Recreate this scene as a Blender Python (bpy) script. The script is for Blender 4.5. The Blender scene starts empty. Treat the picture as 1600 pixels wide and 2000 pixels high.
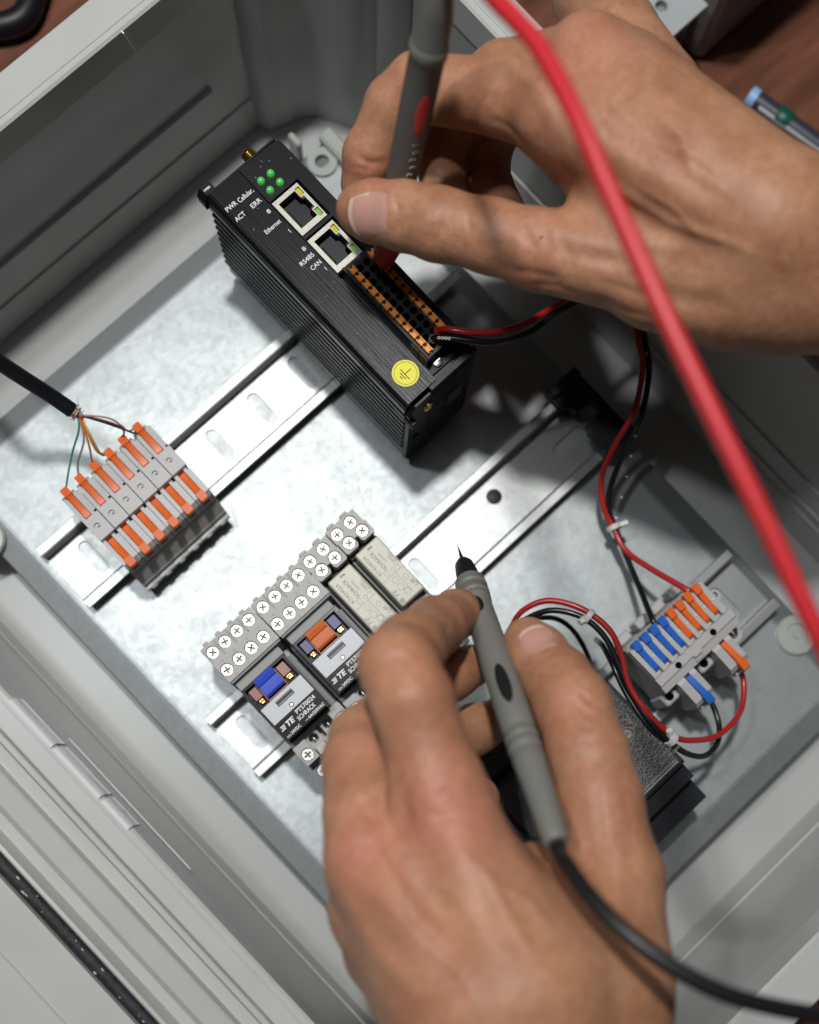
import bpy, bmesh, math, random
import numpy as np
from mathutils import Vector, Matrix

S = 0.001                                   # everything below is written in millimetres
random.seed(7)
rng = np.random.default_rng(7)
sc = bpy.context.scene
col = sc.collection

# ---------------------------------------------------------------- camera
F_PX, PCX, PCY = 2100.0, 837.488, 1376.087   # focal length and optical centre, in pixels of the 1600 x 2000 picture
RC = np.array([[0.7264669957, -0.6850055649, 0.0548915304],
               [-0.6804021988, -0.7281894908, -0.0824191316],
               [0.0964289994, 0.0225264610, -0.9950849243]])
CAM = np.array([-99.4225, -79.9811, 475.195])
cd = bpy.data.cameras.new('Camera')
cam = bpy.data.objects.new('Camera', cd)
col.objects.link(cam)
sc.camera = cam
cd.sensor_fit = 'HORIZONTAL'
cd.sensor_width = 24.0
cd.lens = F_PX / 1600 * 24.0
cd.shift_x = (800 - PCX) / 1600
cd.shift_y = (PCY - 1000) / 1600
cd.clip_start = 0.005
cd.clip_end = 20
m = Matrix(((RC[0][0], -RC[1][0], -RC[2][0], CAM[0] * S),
            (RC[0][1], -RC[1][1], -RC[2][1], CAM[1] * S),
            (RC[0][2], -RC[1][2], -RC[2][2], CAM[2] * S),
            (0, 0, 0, 1)))
cam.matrix_world = m
cd.dof.use_dof = True
cd.dof.focus_distance = 0.412
cd.dof.aperture_fstop = 4.0

# ---------------------------------------------------------------- light
w = bpy.data.worlds.new('World')
sc.world = w
w.use_nodes = True
bg = w.node_tree.nodes['Background']
bg.inputs[0].default_value = (0.93, 0.97, 1.0, 1)
bg.inputs[1].default_value = 0.018

def lamp(name, loc, aim, watts, size, color):
    ld = bpy.data.lights.new(name, 'AREA')
    ld.shape = 'DISK'
    ld.size = size * S
    ld.energy = watts
    ld.color = color
    o = bpy.data.objects.new(name, ld)
    col.objects.link(o)
    o.location = Vector(loc) * S
    o.rotation_euler = (Vector(aim) - Vector(loc)).to_track_quat('-Z', 'Y').to_euler()
    return o

lamp('work_lamp', (-200, 330, 1000), (-40, 0, 0), 2.5, 60, (0.95, 0.98, 1.0))
lamp('ceiling_spot', (104, 268, 1200), (-20, -20, 0), 9.0, 80, (1.0, 0.985, 0.96))
lamp('overhead_fill', (60, 330, 1600), (0, 0, 0), 2.0, 850, (0.93, 0.97, 1.0))  # broad fill lamp from above, added to soften the light

sc.view_settings.view_transform = 'Standard'
sc.view_settings.look = 'None'
sc.view_settings.gamma = 1.0
sc.view_settings.use_curve_mapping = False
sc.view_settings.exposure = 0.0
sc.cycles.use_denoising = True
sc.cycles.max_bounces = 8

# ---------------------------------------------------------------- helpers
def at(px, py, z):
    """point at height z (mm above the mounting plate) seen at that place of the photograph"""
    d = RC.T @ np.array([(px - PCX) / F_PX, (py - PCY) / F_PX, 1.0])
    return CAM + d * ((z - CAM[2]) / d[2])

BASE = {}

def tag(o, label=None, cat=None, group=None, kind=None):
    if label: o['label'] = label
    if cat: o['category'] = cat
    if group: o['group'] = group
    if kind: o['kind'] = kind
    return o

def thing(name, label, cat, base=(0, 0, 0), group=None):
    o = bpy.data.objects.new(name, None)
    o.empty_display_size = 0.01
    col.objects.link(o)
    o.location = Vector(base) * S
    BASE[o.name] = np.array(base, float)
    return tag(o, label, cat, group)

def root_base(o):
    while o is not None and o.name not in BASE:
        o = o.parent
    return BASE[o.name] if o is not None else np.zeros(3)

def link(name, me, mat, parent=None, loc=None, rotz=None):
    if mat is not None and len(me.materials) == 0:
        me.materials.append(MAT[mat])
    o = bpy.data.objects.new(name, me)
    col.objects.link(o)
    if parent is not None: o.parent = parent
    if loc is not None: o.location = Vector(loc) * S
    if rotz is not None: o.rotation_euler = (0, 0, rotz)
    return o

def copy_tree(o, parent=None, shift=(0, 0, 0)):
    c = o.copy()
    col.objects.link(c)
    c.parent = parent
    if parent is None:
        c.location = o.location + Vector(shift) * S
        if o.name in BASE: BASE[c.name] = BASE[o.name] + np.array(shift, float)
    for ch in list(o.children):
        copy_tree(ch, c)
    return c

def catmull(pts, n=6):
    P = [np.array(p, float) for p in pts]
    P = [2 * P[0] - P[1]] + P + [2 * P[-1] - P[-2]]
    out = []
    for i in range(1, len(P) - 2):
        for k in range(n):
            t = k / n
            a, b, c, d = P[i - 1:i + 3]
            out.append(0.5 * (2 * b + (c - a) * t + (2 * a - 5 * b + 4 * c - d) * t * t + (3 * b - a - 3 * c + d) * t ** 3))
    out.append(P[-2])
    return out

def frame(d):
    d = np.array(d, float); d /= np.linalg.norm(d)
    a = np.array([0, 0, 1.0]) if abs(d[2]) < .9 else np.array([1.0, 0, 0])
    u = np.cross(a, d); u /= np.linalg.norm(u)
    return d, u, np.cross(d, u)

class G:
    def __init__(self):
        self.bm = bmesh.new()
    def v(self, p): return self.bm.verts.new((float(p[0]), float(p[1]), float(p[2])))
    def poly(self, vs):
        try: return self.bm.faces.new(vs)
        except ValueError: return None
    def cbox(self, x0, x1, y0, y1, z0, z1, c=.3):
        c = min(c, (x1 - x0) * .45, (y1 - y0) * .45, (z1 - z0) * .45)
        X, Y, Z = (x0, x1), (y0, y1), (z0, z1)
        V = {}
        for i in (0, 1):
            for j in (0, 1):
                for k in (0, 1):
                    sx, sy, sz = (1, -1)[i] * c, (1, -1)[j] * c, (1, -1)[k] * c
                    V[i, j, k, 0] = self.v((X[i], Y[j] + sy, Z[k] + sz))
                    V[i, j, k, 1] = self.v((X[i] + sx, Y[j], Z[k] + sz))
                    V[i, j, k, 2] = self.v((X[i] + sx, Y[j] + sy, Z[k]))
        q = ((0, 0), (1, 0), (1, 1), (0, 1))
        for i in (0, 1):
            self.poly([V[i, a, b, 0] for a, b in q]); self.poly([V[a, i, b, 1] for a, b in q]); self.poly([V[a, b, i, 2] for a, b in q])
        for a in (0, 1):
            for b in (0, 1):
                self.poly([V[0, a, b, 1], V[1, a, b, 1], V[1, a, b, 2], V[0, a, b, 2]])
                self.poly([V[a, 0, b, 0], V[a, 1, b, 0], V[a, 1, b, 2], V[a, 0, b, 2]])
                self.poly([V[a, b, 0, 0], V[a, b, 1, 0], V[a, b, 1, 1], V[a, b, 0, 1]])
                for k in (0, 1): self.poly([V[a, b, k, 0], V[a, b, k, 1], V[a, b, k, 2]])
        return self
    def lathe(self, p0, d, prof, n=20, caps=True):
        """prof: list of (distance along d, radius)"""
        d, u, w_ = frame(d); p0 = np.array(p0, float)
        rings = []
        for t, r in prof:
            rings.append([self.v(p0 + d * t + (u * math.cos(a) + w_ * math.sin(a)) * r) for a in [2 * math.pi * k / n for k in range(n)]])
        for a, b in zip(rings, rings[1:]):
            for k in range(n): self.poly([a[k], a[(k + 1) % n], b[(k + 1) % n], b[k]])
        if caps:
            self.poly(rings[0][::-1]); self.poly(rings[-1])
        return self
    def cyl(self, p0, p1, r0, r1=None, n=16):
        p0 = np.array(p0, float); p1 = np.array(p1, float)
        return self.lathe(p0, p1 - p0, [(0, r0), (np.linalg.norm(p1 - p0), r0 if r1 is None else r1)], n)
    def tube(self, pts, r, n=10, sub=6, caps=True):
        P = catmull(pts, sub)
        R = r if callable(r) else (lambda t: r)
        rings = []; u = None
        for i, p in enumerate(P):
            d = P[min(i + 1, len(P) - 1)] - P[max(i - 1, 0)]
            d = d / np.linalg.norm(d)
            if u is None: _, u, _ = frame(d)
            u = u - d * u.dot(d); u /= np.linalg.norm(u)
            w_ = np.cross(d, u); rr = R(i / (len(P) - 1))
            rings.append([self.v(p + (u * math.cos(a) + w_ * math.sin(a)) * rr) for a in [2 * math.pi * k / n for k in range(n)]])
        for a, b in zip(rings, rings[1:]):
            for k in range(n): self.poly([a[k], a[(k + 1) % n], b[(k + 1) % n], b[k]])
        if caps:
            self.poly(rings[0][::-1]); self.poly(rings[-1])
        return self
    def sheet(self, outer, holes, z0, z1):
        """flat plate with holes, lying in xy"""
        b = bmesh.new(); es = []
        for lp in [outer] + list(holes):
            vs = [b.verts.new((p[0], p[1], z1)) for p in lp]
            for i in range(len(vs)): es.append(b.edges.new((vs[i], vs[(i + 1) % len(vs)])))
        r = bmesh.ops.triangle_fill(b, edges=es, use_beauty=True)
        fs = [f for f in b.faces]
        for f in fs:
            f.normal_update()
            if f.normal.z < 0: f.normal_flip()
        top = {v: self.v(v.co) for v in b.verts}
        bot = {v: self.v((v.co.x, v.co.y, z0)) for v in b.verts}
        for f in fs:
            self.poly([top[v] for v in f.verts]); self.poly([bot[v] for v in reversed(f.verts)])
        for e in b.edges:
            if len(e.link_faces) == 1:
                a, c = e.verts
                self.poly([top[a], top[c], bot[c], bot[a]])
        b.free()
        return self
    def prism(self, poly, axis, lo, hi):
        f = {'x': lambda a, b, t: (t, a, b), 'y': lambda a, b, t: (a, t, b), 'z': lambda a, b, t: (a, b, t)}[axis]
        A = [self.v(f(a, b, lo)) for a, b in poly]; B = [self.v(f(a, b, hi)) for a, b in poly]
        n = len(poly)
        for i in range(n): self.poly([A[i], A[(i + 1) % n], B[(i + 1) % n], B[i]])
        self.poly(A[::-1]); self.poly(B)
        return self
    def ball(self, c, r, sc_=(1, 1, 1), seg=12):
        bmesh.ops.create_uvsphere(self.bm, u_segments=seg, v_segments=max(6, seg // 2 + 1), radius=1.0,
                                  matrix=Matrix.Translation(c) @ Matrix.Diagonal((r * sc_[0], r * sc_[1], r * sc_[2], 1)))
        return self
    def mesh(self, name, base=(0, 0, 0), smooth=None):
        bm = self.bm
        bmesh.ops.recalc_face_normals(bm, faces=bm.faces)
        base = Vector(tuple(float(c) for c in base))
        for v in bm.verts: v.co = (v.co - base) * S
        me = bpy.data.meshes.new(name)
        bm.to_mesh(me); bm.free()
        if smooth is not None:
            me.shade_smooth()
            me.set_sharp_from_angle(angle=math.radians(smooth))
        return me
    def build(self, name, mat, parent=None, smooth=None, base=None):
        b = root_base(parent) if parent is not None else (base if base is not None else (0, 0, 0))
        me = self.mesh(name, b, smooth)
        o = link(name, me, mat, parent)
        if parent is None:
            o.location = Vector(tuple(float(c) for c in b)) * S
            BASE[o.name] = np.array(b, float)
        return o

def circle(cx, cy, r, n=20, a0=0.0):
    return [(cx + r * math.cos(a0 + 2 * math.pi * k / n), cy + r * math.sin(a0 + 2 * math.pi * k / n)) for k in range(n)]
def rect(x0, x1, y0, y1): return [(x0, y0), (x1, y0), (x1, y1), (x0, y1)]
def stadium(cx, cy, l, w_, along='y', n=6):
    r = w_ / 2; h = l / 2 - r; out = []
    for k in range(n + 1):
        a = math.pi * k / n; out.append((math.cos(a) * r, h + math.sin(a) * r))
    for k in range(n + 1):
        a = math.pi + math.pi * k / n; out.append((math.cos(a) * r, -h + math.sin(a) * r))
    if along == 'x': out = [(-b, a) for a, b in out]
    return [(cx + a, cy + b) for a, b in out]
def cross_poly(r, w_):
    h = w_ / 2
    return [(h, h), (h, r), (-h, r), (-h, h), (-r, h), (-r, -h), (-h, -h), (-h, -r), (h, -r), (h, -h), (r, -h), (r, h)]

TEXTS = []
def text(parent, s, x, y, z, cap, mat='print_white', rot=0.0, bold=0.0, shear=0.0, wid=1.0, name='lettering', align='LEFT', fit=None):
    """flat print lying on a surface, cap = height of capitals, fit = length of the line, in mm"""
    TEXTS.append((parent, s, x, y, z, cap, mat, rot, bold, shear, wid, name, align, fit))

def make_texts():
    obs = []
    for (parent, s, x, y, z, cap, mat, rot, bold, shear, wid, name, align, fit) in TEXTS:
        cu = bpy.data.curves.new('t', 'FONT')
        cu.body = s; cu.size = cap / 0.7; cu.extrude = 0.02; cu.resolution_u = 3
        cu.offset = bold; cu.shear = shear; cu.align_x = align
        o = bpy.data.objects.new('t', cu); col.objects.link(o); obs.append(o)
    dg = bpy.context.evaluated_depsgraph_get()
    mes = [bpy.data.meshes.new_from_object(o.evaluated_get(dg)) for o in obs]
    for o in obs:
        cu = o.data; bpy.data.objects.remove(o); bpy.data.curves.remove(cu)
    for (parent, s, x, y, z, cap, mat, rot, bold, shear, wid, name, align, fit), me in zip(TEXTS, mes):
        b = root_base(parent)
        if fit:
            xs = [v.co.x for v in me.vertices]; wid = fit / max(max(xs) - min(xs), .01)
        M = Matrix.Translation((Vector((x, y, z + .025)) - Vector(tuple(b))) * S) @ Matrix.Rotation(rot, 4, 'Z') @ Matrix.Diagonal((S * wid, S, S, 1))
        me.transform(M); me.name = name
        link(name, me, mat, parent)
# ---------------------------------------------------------------- materials
MAT = {}
def mat(name, color, rough=.5, metal=0.0, spec=.5, coat=0.0, var=0.0, vscale=200, vstretch=(1, 1, 1), bump=0.0, bscale=800, bstretch=(1, 1, 1),
        rvar=0.0, trans=0.0, ior=1.45, sss=0.0, emit=None, estr=0.0, color2=None, alpha=1.0, bdist=0.2):
    mt = bpy.data.materials.new(name); mt.use_nodes = True
    nt = mt.node_tree; N = nt.nodes; L = nt.links
    b = N['Principled BSDF']
    b.inputs['Base Color'].default_value = (*color, 1)
    b.inputs['Roughness'].default_value = rough
    b.inputs['Metallic'].default_value = metal
    b.inputs['Specular IOR Level'].default_value = spec
    b.inputs['Coat Weight'].default_value = coat
    b.inputs['Coat Roughness'].default_value = .15
    b.inputs['Transmission Weight'].default_value = trans
    b.inputs['IOR'].default_value = ior
    b.inputs['Alpha'].default_value = alpha
    if sss:
        b.inputs['Subsurface Weight'].default_value = sss
        b.inputs['Subsurface Radius'].default_value = (1.0, .5, .35)
        b.inputs['Subsurface Scale'].default_value = .0015
    if emit:
        b.inputs['Emission Color'].default_value = (*emit, 1); b.inputs['Emission Strength'].default_value = estr
    tc = N.new('ShaderNodeTexCoord')
    def coords(st):
        mp = N.new('ShaderNodeMapping'); mp.inputs['Scale'].default_value = st
        L.new(tc.outputs['Object'], mp.inputs['Vector']); return mp.outputs['Vector']
    if var or rvar or color2:
        nz = N.new('ShaderNodeTexNoise'); nz.inputs['Scale'].default_value = vscale; nz.inputs['Detail'].default_value = 5
        L.new(coords(vstretch), nz.inputs['Vector'])
        if var or color2:
            mx = N.new('ShaderNodeMix'); mx.data_type = 'RGBA'
            c2 = color2 or color
            lo = [max(0, c * (1 - var)) for c in color]; hi = [min(1, c * (1 + var)) for c in c2]
            mx.inputs['A'].default_value = (*lo, 1); mx.inputs['B'].default_value = (*hi, 1)
            rp = N.new('ShaderNodeMapRange'); rp.inputs['From Min'].default_value = .3; rp.inputs['From Max'].default_value = .7
            L.new(nz.outputs['Fac'], rp.inputs['Value']); L.new(rp.outputs['Result'], mx.inputs['Factor'])
            L.new(mx.outputs['Result'], b.inputs['Base Color'])
        if rvar:
            r2 = N.new('ShaderNodeMapRange'); r2.inputs['From Min'].default_value = .3; r2.inputs['From Max'].default_value = .7
            r2.inputs['To Min'].default_value = max(.03, rough - rvar); r2.inputs['To Max'].default_value = min(1, rough + rvar)
            L.new(nz.outputs['Fac'], r2.inputs['Value']); L.new(r2.outputs['Result'], b.inputs['Roughness'])
    if bump:
        n2 = N.new('ShaderNodeTexNoise'); n2.inputs['Scale'].default_value = bscale; n2.inputs['Detail'].default_value = 3
        L.new(coords(bstretch), n2.inputs['Vector'])
        bp = N.new('ShaderNodeBump'); bp.inputs['Strength'].default_value = bump; bp.inputs['Distance'].default_value = bdist * S
        L.new(n2.outputs['Fac'], bp.inputs['Height']); L.new(bp.outputs['Normal'], b.inputs['Normal'])
    MAT[name] = mt
    return mt

def zinc(name, base, rough, metal):
    mt = mat(name, base, rough, metal)
    nt = mt.node_tree; N = nt.nodes; L = nt.links; b = N['Principled BSDF']
    tc = N.new('ShaderNodeTexCoord')
    vo = N.new('ShaderNodeTexVoronoi'); vo.inputs['Scale'].default_value = 420
    n0 = N.new('ShaderNodeTexNoise'); n0.inputs['Scale'].default_value = 260; n0.inputs['Detail'].default_value = 4
    L.new(tc.outputs['Object'], n0.inputs['Vector'])
    ad = N.new('ShaderNodeMixRGB'); ad.blend_type = 'ADD'; ad.inputs['Fac'].default_value = .006
    L.new(tc.outputs['Object'], ad.inputs[1]); L.new(n0.outputs['Color'], ad.inputs[2]); L.new(ad.outputs[0], vo.inputs['Vector'])
    n1 = N.new('ShaderNodeTexNoise'); n1.inputs['Scale'].default_value = 45; n1.inputs['Detail'].default_value = 6; n1.inputs['Roughness'].default_value = .65
    L.new(tc.outputs['Object'], n1.inputs['Vector'])
    sp = N.new('ShaderNodeSeparateColor'); L.new(vo.outputs['Color'], sp.inputs[0])
    m1 = N.new('ShaderNodeMath'); m1.operation = 'MULTIPLY_ADD'; m1.inputs[1].default_value = .28
    L.new(sp.outputs[0], m1.inputs[0]); L.new(n1.outputs['Fac'], m1.inputs[2])
    mr = N.new('ShaderNodeMapRange'); mr.inputs['From Min'].default_value = .35; mr.inputs['From Max'].default_value = .95
    mr.inputs['To Min'].default_value = .88; mr.inputs['To Max'].default_value = 1.08; L.new(m1.outputs[0], mr.inputs['Value'])
    mm = N.new('ShaderNodeMixRGB'); mm.blend_type = 'MULTIPLY'; mm.inputs['Fac'].default_value = 1; mm.inputs[1].default_value = (*base, 1)
    L.new(mr.outputs['Result'], mm.inputs[2]); L.new(mm.outputs[0], b.inputs['Base Color'])
    rr = N.new('ShaderNodeMapRange'); rr.inputs['From Min'].default_value = .35; rr.inputs['From Max'].default_value = .95
    rr.inputs['To Min'].default_value = rough + .035; rr.inputs['To Max'].default_value = rough - .035
    L.new(m1.outputs[0], rr.inputs['Value']); L.new(rr.outputs['Result'], b.inputs['Roughness'])
    bp = N.new('ShaderNodeBump'); bp.inputs['Strength'].default_value = .25; bp.inputs['Distance'].default_value = .0001
    L.new(n0.outputs['Fac'], bp.inputs['Height']); L.new(bp.outputs['Normal'], b.inputs['Normal'])

zinc('zinc', (.345, .37, .376), .50, .90)
zinc('zinc_rail', (.385, .40, .395), .42, .92)
mat('box_plastic', (.42, .43, .42), .33, var=.03, vscale=30, bump=.05, bscale=1500)
mat('box_plastic_rim', (.47, .48, .465), .28, var=.03, vscale=40, bump=.05, bscale=1500)
mat('door_plastic', (.46, .47, .44), .22, var=.04, vscale=30, bump=.05, bscale=1500)
mat('gasket', (.012, .012, .016), .62, color2=(.03, .03, .035), vscale=500, bump=.7, bscale=1200, bdist=.5)
mat('lint', (.6, .6, .58), .9)
mat('gloss_white', (.75, .76, .76), .12, coat=.6)  # bright white gloss that carries the painted rim highlights
mat('clear_white', (.40, .42, .39), .3, sss=.3)
mat('wood', (.095, .033, .019), .42, color2=(.19, .072, .040), var=.1, vscale=18, vstretch=(1, 7, 1), bump=.2, bscale=60, bstretch=(1, 8, 1))
mat('black_plastic', (.009, .009, .011), .4, spec=.35, bump=.1, bscale=2500)
mat('black_matte', (.009, .009, .011), .55, bump=.15, bscale=2500)
mat('black_alu', (.008, .0085, .0105), .30, metal=.25, var=.5, vscale=1.0, vstretch=(2600, 34, 2600), bump=.9, bscale=1.0, bstretch=(2600, 22, 2600), bdist=.16, spec=.3)
mat('black_alu_smooth', (.007, .0075, .0095), .38, bump=.18, bscale=2200, spec=.22, bdist=.08)
mat('black_alu_side', (.014, .0145, .017), .33, metal=.3, bump=.2, bscale=1.0, bstretch=(2400, 24, 2400), bdist=.1, spec=.5)
mat('gold', (.85, .64, .24), .22, metal=1)
mat('steel', (.62, .61, .58), .28, metal=1, rvar=.08, vscale=900)
mat('nickel', (.37, .36, .33), .40, metal=.85, bump=.4, bscale=900, rvar=.1, vscale=700)
mat('slot_shade', (.10, .095, .08), .5, metal=.6)  # darker metal, stands for the shade inside the screw slots
mat('shield', (.42, .405, .36), .48, metal=.6, bump=.25, bscale=2000, var=.1, vscale=900)
mat('jack_black', (.002, .002, .0025), .8, spec=.05)
mat('jack_tab', (.05, .052, .055), .35)
mat('led_green', (.09, .50, .10), .2, sss=.2, coat=.8, emit=(.10, .75, .14), estr=.16)
mat('led_yellow', (.60, .52, .03), .15, coat=.8, emit=(.75, .62, .04), estr=.10)
mat('led_lime', (.22, .50, .08), .15, coat=.8, emit=(.30, .75, .10), estr=.12)
mat('lever_brown', (.86, .33, .06), .4, var=.06, vscale=300)
mat('lever_orange', (.78, .135, .020), .36, var=.05, vscale=200, sss=.1)
mat('lever_blue', (.018, .12, .52), .36, var=.05, vscale=200)
mat('grey_plastic', (.43, .42, .415), .42, var=.03, vscale=120, bump=.08, bscale=2500)
mat('grey_socket', (.36, .36, .345), .45, var=.04, vscale=120, bump=.1, bscale=2500)
mat('grey_dark', (.16, .165, .165), .45, bump=.1, bscale=2500)
mat('grey_mid', (.34, .345, .34), .42, bump=.1, bscale=2500)
mat('relay_cream', (.58, .565, .475), .42, var=.025, vscale=150, bump=.06, bscale=2500)
mat('relay_smoke', (.006, .0055, .0055), .2, spec=.25)
mat('relay_label', (.50, .52, .57), .38, var=.02, vscale=200)
mat('latch_blue', (.035, .085, .60), .33)
mat('latch_orange', (.66, .15, .035), .33)
mat('foil_blue', (.022, .038, .17), .4)
mat('coil_red', (.25, .065, .035), .35)
mat('copper', (.75, .40, .16), .3, metal=1)
mat('print_white', (.82, .83, .82), .6)
mat('print_grey', (.23, .23, .215), .6)
mat('print_dark', (.02, .02, .02), .6)
mat('print_psu', (.30, .30, .27), .5)
mat('sticker', (.80, .74, .015), .45)
mat('pcb', (.12, .12, .035), .4)
mat('psu_top', (.10, .10, .105), .36, metal=.6, bump=1.0, bscale=1400, bdist=.5, var=.4, vscale=1400)
mat('psu_side', (.012, .013, .017), .42, bump=.25, bscale=1600)
mat('wire_red', (.40, .018, .016), .34, coat=.2)
mat('wire_black', (.008, .008, .009), .32, coat=.2)
mat('wire_white', (.62, .62, .6), .45)
mat('tie_white', (.62, .64, .60), .32, sss=.3)
mat('cable_black', (.006, .006, .010), .45)
mat('braid', (.62, .58, .50), .35, metal=.9, bump=.8, bscale=2500, bdist=.4)
mat('strand_green', (.03, .24, .17), .5)
mat('strand_yellow', (.55, .36, .03), .5)
mat('strand_orange', (.55, .12, .02), .5)
mat('strand_brown', (.13, .06, .04), .5)
mat('strand_grey', (.25, .23, .22), .5)
mat('strand_pink', (.45, .22, .22), .5)
mat('strand_black', (.02, .02, .02), .5)
mat('strand_red', (.5, .03, .03), .5)
mat('probe_grey', (.105, .105, .098), .52, bump=.15, bscale=1800)
mat('probe_grey_light', (.17, .17, .155), .5, bump=.15, bscale=1800)
mat('probe_red', (.50, .035, .040), .42)
mat('probe_guard', (.44, .035, .04), .5)
mat('probe_black', (.012, .012, .013), .42)
mat('lead_red', (.53, .022, .030), .42)
mat('lead_black', (.010, .010, .012), .4)
mat('needle', (.30, .29, .27), .25, metal=1)
mat('casing', (.24, .245, .25), .5, var=.05, vscale=40)
mat('casing_light', (.40, .42, .43), .5)
mat('pen_dark', (.035, .04, .06), .4)
mat('pen_blue', (.28, .48, .80), .4)
mat('pen_green', (.004, .085, .06), .4)
mat('pen_grey', (.22, .23, .25), .35)
# ================================================================= setting
g = G(); g.cbox(-900, 900, -900, 900, -44, -24.2, 2)
tag(g.build('wooden_table', 'wood'), kind='structure')

# ---------------------------------------------------------------- enclosure
XI0, XI1, YI0, YI1 = -168.0, 131.0, -227.0, 190.0      # inside of the box walls
ZF, ZL, ZT = -20.0, 78.0, 92.0                          # floor, lip, rim
enc = thing('enclosure', 'open light grey plastic enclosure lying on the table around the metal plate', 'enclosure', (-18, -18, -24))
g = G(); g.cbox(XI0 - 3, XI1 + 3, YI0 - 3, YI1 + 3, -24, ZF, .5)
fl = g.build('floor_panel', 'box_plastic', enc)
# four walls, each with its lip and its rim
def wall(axis, pos, out, lo, hi, rimw):
    """axis: direction the wall runs; out: +1 / -1 outward along the other axis"""
    o = lambda d: pos + out * d
    body = [(o(0), ZF), (o(0), 1.5), (o(.9), 2.2), (o(.9), 76), (o(-.6), ZL), (o(-.9), ZL + .3), (o(-.2), ZT - .8), (o(.8), ZT),
            (o(2.6), ZT), (o(2.8), ZT - .35), (o(3.1), ZT - .35), (o(3.3), ZT), (o(rimw - .8), ZT), (o(rimw), ZT - .8), (o(rimw), ZT - 10), (o(rimw - 8), ZT - 12), (o(4), ZT - 14), (o(4), -24), (o(3.1), -24), (o(3.1), ZF)]
    g = G(); g.prism(body, axis, lo, hi)
    return g.build('wall', 'box_plastic_rim', enc)
wUL = wall('x', YI1, 1, XI0 - 10.5, XI1 + 16, 17)
wLR = wall('x', YI0, -1, XI0 - 10.5, XI1 + 16, 17)
wUR = wall('y', XI1, 1, YI0 + .05, YI1 - .05, 16)
wLL = wall('y', XI0, -1, YI0 + .05, YI1 - .05, 10.3)
# raised rib on two walls
g = G(); g.cbox(-160, 57, YI1 - 1.1, YI1 + 1.5, 25.6, 27.6, .5); g.ball((57.5, YI1 + .3, 26.6), 2.0, (1, .8, 1), 12)
g.build('rib', 'box_plastic_rim', wUL, 40)
g = G(); g.cbox(XI1 - .3, XI1 + 1.5, -210, 110, 25.6, 27.0, .4)
g.build('rib', 'box_plastic_rim', wUR)
g = G(); g.cbox(XI1 - .35, XI1 + 1.5, -212, 112, 9.2, 10.4, .4)
g.build('rib', 'box_plastic_rim', wUR)
# join mark in the rim
g = G(); g.prism([(29.0, 78.4), (29.5, 78.4), (26.9, 91.4), (26.4, 91.4)], 'y', YI1 - 1.3, YI1 + .4)
g.build('join_mark', 'print_white', wUL)
# screw columns in the corners
def post(cx, cy, sx, sy):
    pts = [(cx, cy)]
    prof = [(-52, .0), (-48, 6.5), (-40, 9), (-34, 10), (-27, 15), (-22, 24), (-19, 30), (-15, 34), (-9, 36), (-7, 44), (0, 48)]
    poly = [(cx + sx * .8, cy + sy * .8), (cx - sx * 52, cy + sy * .8)] + [(cx + sx * a, cy - sy * b) for a, b in prof] + [(cx + sx * .8, cy - sy * 48)]
    g = G(); g.prism(poly, 'z', ZF - .2, 84)
    return g.build('corner_column', 'box_plastic', enc, 50)
post(XI1, YI1, 1, 1); post(XI0, YI1, -1, 1); post(XI1, YI0, 1, -1); post(XI0, YI0, -1, -1)
# white glossy strips, painted highlights of the rim edge on the hinge side
g = G()
for y0, y1 in ((8, 30), (-16.5, 6.5), (-31.5, -18.2)):
    g.prism([(-168.6, 80), (-166.9, 80), (-167.0, 91.2), (-168.2, 92.9), (-169.6, 92.5)], 'y', y0, y1)
g.build('highlight_strip', 'gloss_white', wLL, 35)
g = G(); g.cbox(-167.4, -166.7, -55, 12, 66, 67.4, .3); g.build('rib', 'gloss_white', wLL)
# the door, swung open and lying beside the hinge side
prof = [(-178.9, 60), (-178.9, 89.2), (-179.4, 90), (-181.2, 90), (-181.8, 89), (-182.2, 84.4), (-187.6, 84.2), (-188.3, 88.6), (-189.1, 89.3), (-196.2, 88.7), (-198.1, 87.2), (-199.6, 82.2),
        (-203.6, 82.0), (-204.6, 85.6), (-205.4, 88.2), (-206.6, 88.4), (-207.3, 87.6), (-207.6, 80.2), (-214.2, 80.2), (-214.6, 83.4), (-217, 83.6), (-231.6, 83.2), (-232, 84.0), (-233.0, 84.0), (-233.4, 82.6), (-420, 82.0), (-420, 60)]
g = G(); g.prism(prof, 'y', -330, 360)
door = g.build('door', 'door_plastic', enc, 28)
g = G(); g.tube([(-210.9, y, 83.0 + .15 * math.sin(y * .3)) for y in range(-330, 361, 30)], 2.75, 12, 3)
gk = g.build('gasket', 'gasket', door, 60)
g = G()
for k in range(46):
    y = random.uniform(-170, 20); 
    g.ball((-210.9 + random.gauss(0, .75), y, 85.55), random.uniform(.12, .34), (1, random.uniform(1, 4), .5), 5)
g.build('lint', 'lint', gk)
tag(gk.children[0], kind='stuff')
for dx in (0, 26, 52):
    g = G(); g.cbox(-262 - dx, -261 - dx, -330, 360, 81.5, 82.75, .2); g.build('rib', 'door_plastic', door)
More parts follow.
